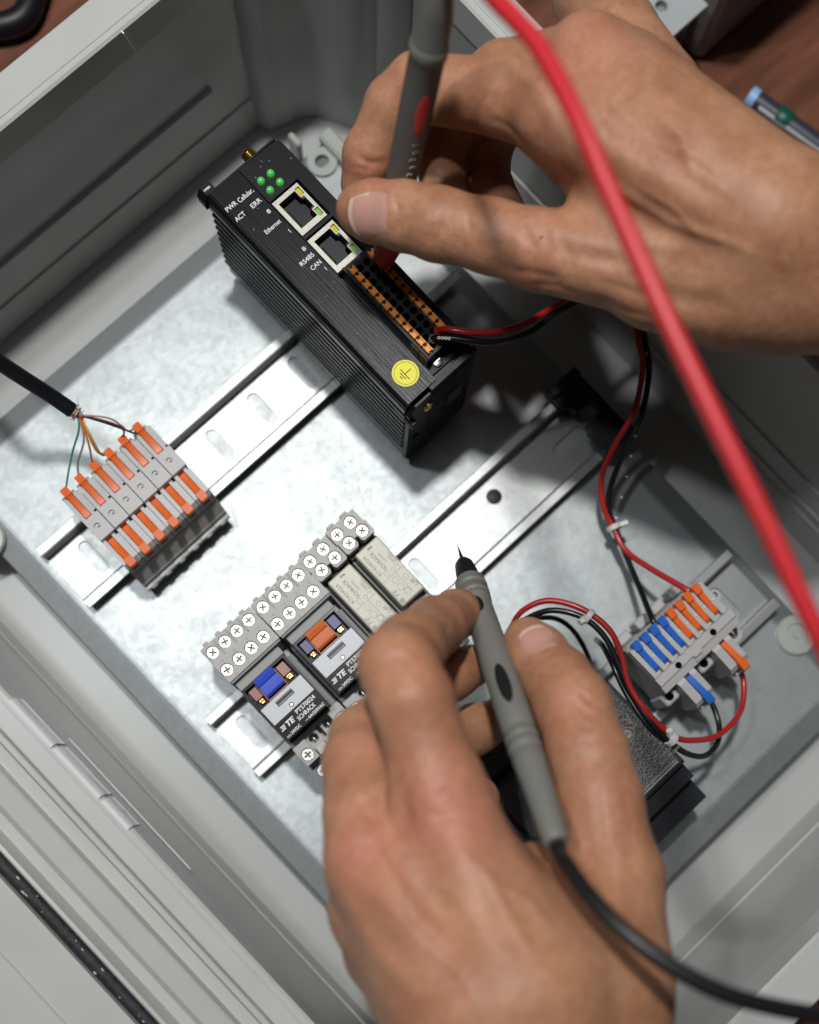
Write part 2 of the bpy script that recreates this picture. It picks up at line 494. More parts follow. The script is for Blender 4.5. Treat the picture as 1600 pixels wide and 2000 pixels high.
# ---------------------------------------------------------------- mounting plate
PX0, PX1, PY0, PY1 = -146.0, 98.2, -199.6, 155.0
pl = thing('mounting_plate', 'galvanised sheet steel mounting plate screwed into the bottom of the enclosure', 'metal plate', (-24, -22, -3))
g = G()
def ringpts(d, z): return [(PX0 + d, PY0 + d, z), (PX1 - d, PY0 + d, z), (PX1 - d, PY1 - d, z), (PX0 + d, PY1 - d, z)]
lv = [ringpts(0, -4.6), ringpts(0, -2.9), ringpts(.5, -2.4), ringpts(8.6, -.45), ringpts(10.2, -.1), ringpts(11.5, 0)]
rv = [[g.v(p) for p in L_] for L_ in lv]
for a, b in zip(rv, rv[1:]):
    for k in range(4): g.poly([a[k], a[(k + 1) % 4], b[(k + 1) % 4], b[k]])
g.poly(rv[-1]); g.poly(rv[0][::-1])
g.build('sheet', 'zinc', pl)
for bx, by in ((-146.5, 117.5), (90.6, -160.5), (90.6, 112.5), (-140.5, -160.5)):
    g = G(); g.lathe((bx, by, -.3), (0, 0, 1), [(0, 9.4), (1.2, 9.4), (2.2, 8.6), (2.4, 5.4), (1.5, 5.0), (1.5, 2.0), (2.3, 1.6), (2.3, .1)], 28)
    g.build('screw_cap', 'clear_white', pl, 35)
g = G(); g.sheet(circle(82.5, 146.5, 7, 24), [circle(82.5, 146.5, 3.4, 18)], .05, 1.6); g.build('washer', 'clear_white', pl)
g = G(); g.cbox(88, 95.5, 136, 155.6, .1, 5.5, 1.2); g.build('hook_tab', 'clear_white', pl)
g = G(); g.cbox(76.5, 79.5, 155.6, 163, -14, 8.5, .8); g.build('hook_tab', 'clear_white', pl)
g = G(); g.ball((72, 152, 1.5), 3.6, (1, 1, .6)); g.build('screw_head', 'nickel', pl, 60)

# ---------------------------------------------------------------- rails
def rail(yc, x0, x1, label, slots, xslots=(), holes=()):
    t = thing('din_rail', label, 'rail', ((x0 + x1) / 2, yc, .1), 'steel mounting rails on the plate')
    h = 17.5
    prof = [(-h, 6.5), (-h, 7.5), (-13.3, 7.5), (-12.5, 6.9), (-12.5, 1.55), (-12.1, 1.1), (12.1, 1.1), (12.5, 1.55), (12.5, 6.9), (13.3, 7.5), (h, 7.5), (h, 6.5), (13.9, 6.5), (13.5, 6.1), (13.5, .1)]
    a = [(-h, 6.5), (-h, 7.1), (-h + .3, 7.5), (-13.6, 7.5), (-12.9, 7.2), (-12.5, 6.5), (-12.5, .12), (-13.5, .12), (-13.5, 6.1), (-13.9, 6.5)]
    b = [(-p, q) for p, q in a][::-1]
    for name, pr in (('flange', a), ('flange', b)):
        g = G(); g.prism([(yc + p, q) for p, q in pr], 'x', x0, x1); g.build('flange', 'zinc_rail', t)
    g = G(); g.sheet(rect(x0, x1, yc - 12.49, yc + 12.49), [stadium(sx, yc, 18, 6.2) for sx in slots] + [stadium(sx, yc - .5, 18, 6.2, 'x') for sx in xslots] + [circle(hx, hy, 3.6, 22) for hx, hy in holes], .12, 1.15)
    web = g.build('web', 'zinc_rail', t)
    return t
r1 = rail(79.0, -132.5, 90, 'upper steel rail carrying the black gateway and the row of orange levers', [-116.8, -91.8, -66.8, -41.8, -16.8, 8.2, 58.2])
r2 = rail(-25.0, -129.0, 88, 'middle steel rail running under the relays towards the black clip', [-118.5, -93.5, -68.5, -43.5, -15], xslots=[76], holes=[(32.8, -20.9)])
r3 = rail(-127.5, -129, 92, 'short end of steel rail beside the blue and orange terminal block', [-100, -75, -50, -25, 76])
g = G(); g.lathe((32.8, -20.9, .6), (0, 0, 1), [(0, 3.55), (.6, 3.55), (.75, 3.2)], 22); g.build('hole_plug', 'black_matte', r2, 30)
# black end clip on the middle rail
t = thing('rail_clip', 'black plastic end clip with a U-shaped notch on the middle rail', 'clip', (86, -24, 7))
g = G(); g.sheet([(79.5, -3.5), (79.5, -14), (83, -16), (83, -19.5), (90.5, -19.5), (92.4, -21), (92.4, -25), (90.5, -26.6), (82, -26.6), (82, -31), (79.5, -33), (79.5, -43), (96.4, -43), (96.4, -3.5)], [], 7.7, 13.0)
g.build('plate', 'black_matte', t)
g = G(); g.cbox(79.5, 96.2, -8.6, -4, 13.05, 16.4, .6); g.build('hook', 'black_matte', t)
g = G(); g.cbox(79.5, 96.2, -42.6, -38.4, 13.05, 16.4, .6); g.build('hook', 'black_matte', t)
# ================================================================= gateway
GW = thing('gateway', 'black aluminium communication gateway with two network jacks and an orange terminal strip', 'gateway', (31, 76, 8))
ZG = 72.0
# finned body
zs = []
poly = [(48.6, 8.6), (48.6, 66)]
left = [(14.6, 8.6), (14.0, 9.2), (14.0, 18)]
z = 19
while z < 62:
    left += [(12.9, z), (12.5, z + .4), (12.5, z + 1.9), (12.9, z + 2.3), (15.2, z + 2.5), (15.2, z + 4.5)]; z += 4.7
left += [(14.0, 66.2)]
poly = left + [(14.0, 68.0), (48.6, 68.0)] + [(48.6, 8.6)]
g = G(); g.prism(poly, 'y', 19.6, 132)
body = g.build('body', 'black_alu_side', GW)
# left fascia, a folded strip
g = G(); g.prism([(12.2, 68.3), (12.0, 70.0), (13.3, ZG - .25), (13.9, ZG), (28.35, ZG), (28.5, ZG - .4), (28.5, 68.3)], 'y', 19.0, 131.6)
fas = g.build('fascia', 'black_alu', GW)
g = G(); g.prism([(11.9, 63.8), (12.9, 63.8), (12.9, 67.9), (11.9, 67.3)], 'y', 19.2, 135.4); g.build('trim', 'black_alu_side', fas)
# right face plate with the two jack openings
J = [(28.9, 42.3, 95.6, 113.4), (28.9, 42.3, 75.6, 93.2)]
g = G()
outer = [(28.7, 74.9), (49.0, 74.9), (49.0, 129.0), (48.6, 130.4), (47.2, 131.1), (28.7, 131.6)]
g.sheet(outer, [rect(a - .0 + .15, b + 1.2, c - .5, d + .5) for a, b, c, d in J], 66.5, ZG)
face = g.build('face_plate', 'black_alu_smooth', GW)
# frame walls round the terminal pocket
g = G(); g.cbox(44.9, 49.0, 21.6, 74.8, 60, ZG, .5); g.build('pocket_wall', 'black_plastic', GW)
g = G(); g.cbox(28.7, 44.8, 21.6, 27.2, 60, 68.8, .4); g.build('pocket_wall', 'black_plastic', GW)
g = G(); g.cbox(28.75, 44.8, 27.3, 74.7, 60, 66, .2); g.build('pocket_floor', 'black_matte', GW)
g = G(); g.lathe((34.4, 24.6, 68.8), (0, 0, 1), [(0, 2.2), (.9, 2.2), (1.3, 1.2)], 14); g.cbox(33.2, 35.8, 24.2, 25.0, 69.7, 70.4, .1); g.build('screw', 'steel', GW, 30)
# status lights
for x, y in ((36.9, 122.1), (32.0, 122.3), (37.2, 117.1), (32.1, 117.2)):
    g = G(); g.lathe((x, y, ZG - .8), (0, 0, 1), [(0, 1.6), (1.3, 1.6), (1.9, 1.45), (2.5, 1.0), (2.75, .3)], 16)
    g.build('status_light', 'led_green', GW, 60)
# jacks
for (x0, x1, y0, y1) in J:
    g = G()
    xm = (x0 + x1) / 2; ym = (y0 + y1) / 2
    # opening shape: stepped, latch towards +x
    op = [(x0 + 2.1, y0 + 2.6), (x1 - 2.9, y0 + 2.6), (x1 - 2.9, ym - 3.1), (x1 - 1.4, ym - 3.1), (x1 - 1.4, ym + 3.1), (x1 - 2.9, ym + 3.1), (x1 - 2.9, y1 - 2.1), (x0 + 2.1, y1 - 2.1)]
    wl = rect(x1 - 2.5, x1 - .55, y1 - 5.2, y1 - 1.6); wr = rect(x1 - 2.5, x1 - .55, y0 + 1.6, y0 + 5.2)
    g.sheet([(x0 + .3, y0 + .2), (x1, y0 + .2), (x1, y1 - .2), (x0 + .3, y1 - .2)], [op, wl, wr], ZG - 1.5, ZG - .55)
    jack = g.build('network_jack', 'shield', GW)
    g = G(); g.sheet(op, [[(a * .86 + xm * .14 - .2, b * .9 + ym * .1) for a, b in op]], ZG - 11, ZG - 1.6)
    g.cbox(x0 + .5, x1 - .2, y0 + .4, y1 - .4, ZG - 12.5, ZG - 11.2, .2)
    g.build('socket', 'jack_black', jack)
    g = G()
    for k in range(8):
        yy = ym - 3.6 + k * 1.02
        g.prism([(x0 + 2.9, ZG - 2.2), (x0 + 3.3, ZG - 2.2), (x0 + 6.4, ZG - 7.8), (x0 + 6.0, ZG - 8.0)], 'y', yy - .22, yy + .22)
    g.build('contacts', 'jack_tab', jack)
    for k, (nm, yc) in enumerate((('led_yellow', y1 - 3.4), ('led_lime', y0 + 3.4))):
        g = G(); g.cbox(x1 - 2.4, x1 - .65, yc - 1.7, yc + 1.7, ZG - 2.4, ZG - .75, .45)
        g.build('link_light', nm, jack)
        g = G(); s_ = -1 if k == 0 else 1
        g.cbox(x1 - 2.75, x1 - .6, min(yc + s_ * 1.9, yc + s_ * 3.3), max(yc + s_ * 1.9, yc + s_ * 3.3), ZG - 2.2, ZG - .9, .15)
        g.build('tab', 'jack_tab', jack)
# terminal connector: two rows of spring levers with round wire holes between
ZC = 76.0
hl = []
for k in range(12):
    for hx in (35.75, 39.5):
        hl.append(circle(hx, 69.9 - k * 3.72 + (0 if hx < 37 else 0), 1.48, 14, .1))
g = G(); g.sheet(rect(31.5, 44.6, 26.0, 74.2), hl, ZC - 8.5, ZC - .5)
conn = g.build('terminal_strip', 'black_plastic', GW)
g = G(); g.cbox(30.2, 31.45, 25.6, 74.4, 66.2, ZC - .2, .2); g.build('side_wall', 'black_plastic', conn)
g = G(); g.cbox(29.95, 30.15, 25.8, 30.2, 67.0, ZC - 1.2, .05); g.cbox(29.95, 30.15, 30.8, 35.2, 67.0, ZC - 1.2, .05); g.build('side_window', 'pcb', conn)
ctm = None
for k in range(12):
    for hx in (35.75, 39.5):
        y = 69.9 - k * 3.72
        if ctm is None:
            g = G(); g.cbox(-.55, -.05, -.5, .5, -.9, .9, .12); g.cbox(.1, .7, -.3, .3, -1.2, .2, .1); ctm = g.mesh('contact')
        link('contact', ctm, 'steel', conn, loc=np.array((hx - .3, y, ZC - 6.0)) - BASE[GW.name])
lvm = None
for k in range(12):
    for hx in (32.85, 42.9):
        y = 70.6 - k * 3.80
        if hx > 40 and k > 10: continue
        if lvm is None:
            g = G(); g.cbox(-1.3, 1.3, -1.2, 1.2, -1.8, .75, .2); g.cbox(-1.3, -.7, -1.7, 1.7, .2, 1.5, .15); g.cbox(.65, 1.3, -1.7, 1.7, .2, 1.35, .15); lvm = g.mesh('lever')
        link('lever', lvm, 'lever_brown', conn, loc=np.array((hx, y, ZC - .2)) - BASE[GW.name])
# end plate, screws and label at the near end
g = G(); g.prism([(13.2, 8.5), (13.2, 60), (16.2, 67.6), (24.2, 67.8), (24.4, 71.2), (48.8, 71.4), (48.8, 8.5)], 'y', 17.2, 19.5)
ep = g.build('end_plate', 'black_plastic', GW)
g = G(); g.cbox(24.6, 46.5, 16.9, 17.15, 22, 66.5, .08); g.build('label', 'black_alu_smooth', ep)
g = G()
for k in range(9): g.cbox(36 + k * .9, 36.5 + k * .9, 16.8, 16.88, 34, 46, .02)
for k in range(6): g.cbox(26.5, 34.5 - (k % 3), 16.8, 16.88, 30 + k * 3.4, 30.5 + k * 3.4, .02)
g.build('fine_print', 'grey_dark', ep)
g = G(); g.lathe((23.0, 17.1, 57.5), (0, -1, 0), [(0, 2.6), (.8, 2.5), (1.5, 1.7), (1.7, .3)], 16); g.build('screw', 'gold', ep, 40)
g = G(); g.lathe((18.0, 17.1, 30), (0, -1, 0), [(0, 2.0), (.8, 1.8)], 14); g.build('screw', 'black_matte', ep, 40)
g = G(); g.cbox(12.6, 15.6, 14.5, 26, 52.5, 57, .5); g.build('corner_clip', 'black_matte', GW)
# antenna connector and corner block at the far end
g = G(); g.lathe((39.5, 132.0, 60.5), (0, 1, 0), [(0, 4.0), (1.8, 4.0), (1.8, 3.05), (2.5, 3.05)] + [(2.5 + k * .42, 3.2 if k % 2 else 2.85) for k in range(15)] + [(9.0, 2.8), (9.2, 2.3), (8.0, 2.0), (8.0, .2)], 22)
g.build('antenna_socket', 'gold', GW, 40)
g = G(); g.prism([(11.0, 63.6), (10.6, 68), (12.6, 71.6), (17.2, 71.6), (17.8, 63.6)], 'y', 131.9, 136.6); cb = g.build('corner_block', 'black_alu_smooth', GW)
g = G(); g.cbox(12.8, 16, 133.6, 134.6, 71.65, 71.85, .05); g.build('scratch', 'steel', cb)
g = G(); g.cbox(15, 48.5, 132.1, 133.2, 8.6, 70.8, .3); g.build('end_plate', 'black_plastic', GW)
g = G(); g.cbox(20, 44, 62, 96, 2.0, 8.5, .6); g.build('rail_foot', 'black_plastic', GW)
# yellow earth sticker
g = G(); g.lathe((21.2, 28.7, ZG + .02), (0, 0, 1), [(0, 5.35), (.07, 5.3)], 48); st = g.build('earth_sticker', 'sticker', GW)
g = G(); g.sheet(circle(21.2, 28.7, 4.55, 48), [circle(21.2, 28.7, 4.40, 48)], ZG + .1, ZG + .13)
g.cbox(20.9, 24.0, 28.42, 28.78, ZG + .1, ZG + .13, .01)
g.cbox(20.55, 20.9, 25.9, 31.2, ZG + .1, ZG + .13, .01); g.cbox(19.55, 19.9, 26.9, 30.2, ZG + .1, ZG + .13, .01); g.cbox(18.55, 18.9, 27.8, 29.3, ZG + .1, ZG + .13, .01)
g.build('earth_symbol', 'print_dark', st)
for s_, x, y, c, w_ in (('PWR', 13.9, 121.6, 2.0, 5.2), ('Cellular,', 20.0, 121.3, 2.0, 7.3), ('ACT', 14.0, 116.3, 2.0, 4.8), ('ERR', 22.1, 116.3, 2.0, 4.8), ('8', 25.3, 110.7, 1.75, 1.35), ('Ethernet', 19.1, 105.1, 1.85, 7.6),
                       ('1', 26.2, 99.5, 1.75, None), ('8', 25.2, 90.5, 1.75, 1.35), ('RS485', 20.4, 86.6, 1.85, 6.7), ('CAN', 22.4, 82.6, 1.85, 4.9), ('1', 26.3, 79.1, 1.75, None)):
    text(fas, s_, x, y, ZG, c, bold=.025, wid=.86, fit=w_)
# dust and small scuffs on the face
g = G()
for k in range(26): g.ball((random.uniform(15, 27.5) if k % 2 else random.uniform(30, 48), random.uniform(24, 128) if k % 2 else random.uniform(115, 130), ZG + .03), random.uniform(.05, .14), (1, random.uniform(1, 2.5), .3), 5)
tag(g.build('dust', 'lint', fas), kind='stuff')
# ================================================================= row of six lever terminals on the upper rail
def make_t1():
    x = -109.2; t = thing('lever_terminal', '', 'terminal block', (x + 3.4, 77, 7.6))
    # lower body with a groove at each lever
    prof = [(56.0, 14), (55.6, 24), (56.2, 28.5), (58.0, 31.2), (70.8, 31.6), (71.2, 32.6), (82.2, 32.6), (82.6, 31.6), (95.0, 31.2), (97.2, 28.0), (98, 22), (97.4, 14)]
    g = G(); g.prism(prof, 'x', x, x + 1.75); g.prism(prof, 'x', x + 5.0, x + 6.55)
    low = [(56.0, 14), (55.8, 24), (58.6, 26.5), (70.9, 27.0), (71.2, 32.55), (82.2, 32.55), (82.6, 27.0), (94.6, 26.5), (97.6, 22), (97.2, 14)]
    g.prism(low, 'x', x + 1.78, x + 4.97)
    g.prism([(55.9, 14.1), (55.7, 24), (56.6, 28.2), (58.4, 30.2), (70, 30.8), (70, 14.1)], 'x', x + 6.57, x + 7.8); g.prism([(84, 14.1), (84, 30.8), (94.5, 30.4), (96.6, 26), (97.2, 14.1)], 'x', x + 6.57, x + 7.8)
    g.build('housing', 'grey_plastic', t)
    g = G(); g.sheet([(x + .1, 71.4), (x + 7.7, 71.4), (x + 7.7, 82), (x + .1, 82)], [circle(x + 3.3, 76.9, 1.45, 18)], 32.3, 33.4); g.cbox(x + .2, x + 7.6, 71.6, 81.8, 24, 32.2, .2); cap = g.build('centre_block', 'grey_plastic', t)
    g = G(); g.lathe((x + 3.3, 76.9, 32.25), (0, 0, 1), [(0, 1.42), (.15, 1.42)], 18); tp = g.build('test_hole', 'jack_black', cap)
    g = G(); g.cbox(x + 3.2, x + 4.4, 76.5, 76.9, 32.45, 33.1, .05); g.build('contact', 'grey_dark', tp)
    for s_ in (1, -1):
        f = lambda y: 76.9 + s_ * (y - 76.9)
        y = [f(a) for a in (83.2, 84.0, 93.6, 94.6, 99.6, 100.2)]
        pr = [(f(83.0), 27.8), (f(83.0), 29.6), (f(83.6), 30.5), (f(93.0), 31.9), (f(95.0), 33.2), (f(98.4), 32.6), (f(99.0), 31.6), (f(98.0), 29.2), (f(94), 27.8)]
        g = G(); g.prism(pr, 'x', x + 2.05, x + 4.75)
        g.prism([(f(93.6), 29.5), (f(94.6), 33.3), (f(98.2), 32.7), (f(98.8), 31.6), (f(97.8), 29.4)], 'x', x + 1.62, x + 5.15)
        g.build('lever', 'lever_orange', t, 30)
    # clip that grips the rail, with its teeth
    g = G(); g.prism([(51.4, 7.7), (51.4, 13.0), (52.0, 13.6), (55.4, 20.5), (56.2, 21.0), (97, 17.5), (99, 14), (99, 7.7)], 'x', x - .1, x + 7.9)
    g.build('rail_clip', 'grey_plastic', t)
    g = G(); g.cbox(x - .1, x + 7.9, 49.4, 51.3, 7.7, 10.5, .25); g.cbox(x + 2.2, x + 5.2, 48.8, 49.45, 7.7, 10.2, .2); g.build('foot', 'grey_plastic', t)
    return t
t1 = make_t1()
ordn = ['leftmost grey terminal block with two orange levers, green strand in its upper end', 'second grey orange-levered terminal block from the left of the row of six',
        'third grey orange-levered terminal block from the left of the row of six', 'fourth from left of the six grey orange-levered terminal blocks, yellow strand at its end',
        'fifth from left of the six grey terminal blocks with orange levers', 'rightmost of the six grey terminal blocks with orange levers']
for i in range(6):
    o = t1 if i == 0 else copy_tree(t1, None, (i * 8.02, .12 * i, 0))
    tag(o, ordn[i], 'terminal block', 'grey terminal blocks with orange levers')

# ================================================================= relay sockets
def screw_mesh(r):
    g = G()
    g.sheet(circle(0, 0, r, 20), [cross_poly(r * .66, r * .30)], -.4, 0)
    g.lathe((0, 0, -1.9), (0, 0, 1), [(0, r * .98), (.6, r * .98)], 20)
    g.lathe((0, 0, -1.4), (0, 0, 1), [(0, r * 1.0), (1.0, r * 1.0)], 20, False)
    me = g.mesh('screw', (0, 0, 0))
    me.materials.append(MAT['nickel']); me.materials.append(MAT['slot_shade'])
    for p in me.polygons:
        if p.center.z < -.00045: p.material_index = 1  # slot floors darker: shade of the recess put into the colour
    return me
SCM = screw_mesh(2.45)
def put_screw(parent, x, y, z, rot): link('screw', SCM, 'nickel', parent, loc=np.array((x, y, z)) - root_base(parent), rotz=rot)

def well_deck(parent, x0, x1, y0, y1, z0, z1, centers, r, mat_, notch=None):
    g = G(); g.sheet(rect(x0, x1, y0, y1), [circle(cx, cy, r, 20) for cx, cy in centers], z0, z1)
    return g.build('terminal_deck', mat_, parent)

def pt_socket(x0, label):
    W_ = 27.1; x1 = x0 + W_; cx = (x0 + x1) / 2
    t = thing('relay_socket', label, 'relay socket', (cx, -25, 7.6), 'large grey relay sockets')
    g = G(); g.cbox(x0 + .4, x1 - .4, -68, 11, 7.7, 26, .6); g.build('base', 'grey_socket', t)
    xs = [x0 + 3.0 + k * 6.6 for k in range(4)]
    d1 = well_deck(t, x0, x1, 1.6, 10.0, 26.1, 34.6, [(x + .3, 6.0) for x in xs], 2.75, 'grey_socket')
    d2 = well_deck(t, x0, x1, -8.6, 1.5, 26.1, 38.6, [(x - .2, -3.9) for x in xs], 2.75, 'grey_socket')
    for k, x in enumerate(xs):
        put_screw(d1, x + .3, 6.0, 33.9, random.uniform(0, 1.5)); put_screw(d2, x - .2, -3.9, 37.9, random.uniform(0, 1.5))
        g = G(); g.cbox(x - .9, x + 1.5, 9.9, 11.2, 26.5, 34.4, .3); g.build('tab', 'grey_socket', d1)
        g = G(); g.cbox(x - 3.1, x - 2.5, 2.2, 9.4, 34.5, 35.3, .15); g.build('divider', 'grey_socket', d1)
    n_ = ['4', '3', '2', '1']
    for k, x in enumerate(xs):
        text(d2, n_[k], x + 1.4, -8.2, 38.6, .95, 'print_grey')
        text(d2, ('42', '32', '22', '12')[k], x + .2, -.4, 38.6, .9, 'print_grey')
    # step and retaining bar behind the relay
    g = G(); g.prism([(-8.7, 20), (-8.7, 37.8), (-9.6, 37.8), (-11.2, 30), (-11.2, 20)], 'x', x0 + .3, x1 - .3); g.build('step', 'grey_dark', t)
    g = G(); g.prism([(-11.3, 28), (-11.3, 41.5), (-12.0, 42.6), (-15.0, 43.6), (-15.3, 43.0), (-15.3, 28)], 'x', x0 + 1.2, x1 - 3.0); g.build('retaining_bar', 'grey_mid', t)
    # side rails
    for a, b in ((x0 + .1, x0 + 1.3), (x1 - 3.4, x1 - .2)):
        g = G(); g.cbox(a, b, -45, -15.5, 20, 30, .3); g.build('side_rail', 'grey_dark', t)
    # lower terminals
    g = G(); g.sheet([(x0 + .2, -43.2), (x0 + .2, -56), (x1 - .2, -56), (x1 - .2, -43.2)], [circle(x0 + 9.5, -47.8, 2.1, 18), circle(x0 + 17.8, -47.2, 2.1, 18), rect(x0 + 12.6, x0 + 14.6, -50.6, -45.0)], 24, 33)
    lo = g.build('coil_deck', 'grey_mid', t)
    for hx, hy in ((x0 + 9.5, -47.8), (x0 + 17.8, -47.2)):
        g = G(); g.lathe((hx, hy, 24.2), (0, 0, 1), [(0, 2.0), (.6, 2.0)], 16); hp = g.build('test_socket', 'jack_black', lo)
        g = G(); g.cbox(hx - .25, hx + .25, hy - .7, hy + .7, 24.9, 30, .1); g.build('contact', 'steel', hp)
    for sx, sy in ((x0 + 3.2, -51.4), (x1 - 3.6, -50.2)):
        d = well_deck(t, sx - 4.0 + .8, sx + 3.2, sy - 3.6, sy + 5.6, 33.1, 38, [(sx, sy)], 2.75, 'grey_socket'); put_screw(d, sx, sy, 37.3, random.uniform(0, 1.5))
    for a, b in ((x0 + 7.0, x0 + 11.8), (x0 + 12.0, x1 - 8)):
        g = G(); g.cbox(a, b, -55.4, -51.0, 33.05, 36.4, .3); g.build('marker_tile', 'grey_plastic', t)
    d = well_deck(t, x0, x1, -66.0, -56.2, 24, 30, [(x + .3, -60.0) for x in xs], 2.75, 'grey_dark')
    for x in xs: put_screw(d, x + .3, -60.0, 29.3, random.uniform(0, 1.5))
    text(d, 'COIL', x0 + 14, -45.2, 33.0, 1.0, 'print_grey')
    return t
s1 = pt_socket(-110.0, 'grey relay socket holding the relay with the blue latch')
s2 = pt_socket(-82.4, 'grey relay socket holding the relay with the orange latch')

def pt_relay(x0, latch, win, label):
    x1 = x0 + 22.4; y1 = -15.6; y0 = -42.6; Z = 46.0
    t = thing('relay', label, 'relay', ((x0 + x1) / 2, -29, 26.1), 'clear-cased plug-in relays')
    g = G(); g.cbox(x0, x1, y0, y1, 26.2, 41.0, .6); case = g.build('case', 'relay_smoke', t)
    g = G(); g.sheet(rect(x0, x1, y0, y1), [rect(x0 + 1.0, x1 - 1.0, -26.2, -16.6)], 41.05, Z); rim_ = g.build('case_rim', 'relay_smoke', t)
    g = G(); g.prism([(y1 - .5, 42.0), (y1 - .3, Z + .7), (y1 - 1.6, Z + 1.2), (y1 - 3.4, Z + .6), (y1 - 3.8, Z - .1), (-23.6, Z - .5), (-24.5, Z - 1.4), (-24.5, 42.0)], 'x', x0 + 6.2, x0 + 15.4)
    lt = g.build('latch', latch, t, 20)
    g = G()
    for k in range(10): g.cbox(x0 + 6.9 + k * .85, x0 + 7.2 + k * .85, -23.2, -19.8, Z - .5, Z - .12, .08)
    g.build('grip', latch, lt)
    for a, b in ((x0 + 1.7, x0 + 5.4), (x0 + 16.4, x0 + 20.6)):
        g = G(); g.cbox(a, b, -22.4, -17.2, 41.2, 44.6 if win == 'foil_blue' else 43.4, .2); wn = g.build('window_piece', win, t)
        g = G(); g.cbox(a + .8, b - .9, -24.6, -22.6, 41.5, 42.6, .2); g.tube([(a + 1, -24.4, 42.8), (a + 1.6, -23.2, 43.4), (a + 2.6, -23.6, 43.0), (b - .5, -22.8, 43.2)], .2, 6); g.build('contact', 'copper', wn)
    g = G(); g.cbox(x0 + 5.6, x0 + 6.1, -25.2, -17, 41.2, 44.4, .1); g.cbox(x0 + 15.5, x0 + 16.0, -25.2, -17, 41.2, 44.4, .1); g.cbox(x0 + 5.6, x0 + 16, -26.0, -25.3, 41.2, 44.2, .1); g.build('coil_frame', 'coil_red', t)
    g = G(); g.sheet(rect(x0 + .6, x1 - .6, -34.6, -26.4), [rect(x0 + 6.9, x0 + 15.4, -30.3, -27.9), circle(x0 + 11.2, -32.9, .95, 16)], Z + .05, Z + .35); lb = g.build('label_plate', 'relay_label', t)
    g = G(); g.cbox(x0 + 7.2, x0 + 15.1, -30.1, -29.2, Z + .06, Z + .14, .02); g.cbox(x0 + 7.2, x0 + 15.1, -28.5, -28.1, Z + .06, Z + .12, .02); g.build('slot_bottom', 'grey_dark', lb)
    g = G(); g.lathe((x0 + 11.2, -32.9, Z + .06), (0, 0, 1), [(0, .55), (.3, .5)], 12); g.build('pin', 'steel', lb)
    b = t
    # maker's mark: slanted bars and two letters, then the type lines
    g = G()
    for k in range(3): 
        yb = -38.5 + k * .72
        g.prism([(x0 + 1.0 + k * .22 + (0 if k != 1 else .5), yb), (x0 + 3.2 + k * .22, yb), (x0 + 3.35 + k * .22, yb + .46), (x0 + 1.15 + k * .22 + (0 if k != 1 else .5), yb + .46)], 'z', Z + .03, Z + .06)
    g.build('maker_mark', 'print_white', t)
    text(t, 'TE', x0 + 3.9, -38.6, Z + .03, 2.2, bold=.12, shear=.25, wid=1.1)
    text(t, 'PT570024', x0 + 10.2, -37.3, Z + .03, 1.75, bold=.05, fit=9.8)
    text(t, 'SCHRACK', x0 + 9.0, -39.8, Z + .03, 1.75, bold=.05, fit=9.2)
    text(t, '24VDC', x0 + 3.3, -41.9, Z + .03, 1.25, bold=.04, fit=5.0)
    text(t, '6A/250VAC', x0 + 12.6, -41.9, Z + .03, 1.25, bold=.04, fit=8.4)
    g = G()
    for k in range(3): g.cbox(x0 + 1.0 + k * .72, x0 + 1.5 + k * .72, -41.9, -41.65, Z + .03, Z + .06, .01)
    g.cbox(x0 + 1.0, x0 + 3.0, -41.35, -41.15, Z + .03, Z + .06, .01); g.cbox(x0 + 10.9, x0 + 12.3, -41.6, -41.4, Z + .03, Z + .06, .01)
    g.build('symbol', 'print_white', t)
    return t
pt_relay(-109.0, 'latch_blue', 'coil_red', 'clear black-based relay with a bright blue latch and grey label')
pt_relay(-81.2, 'latch_orange', 'foil_blue', 'clear black-based relay with an orange latch between two dark blue pieces')

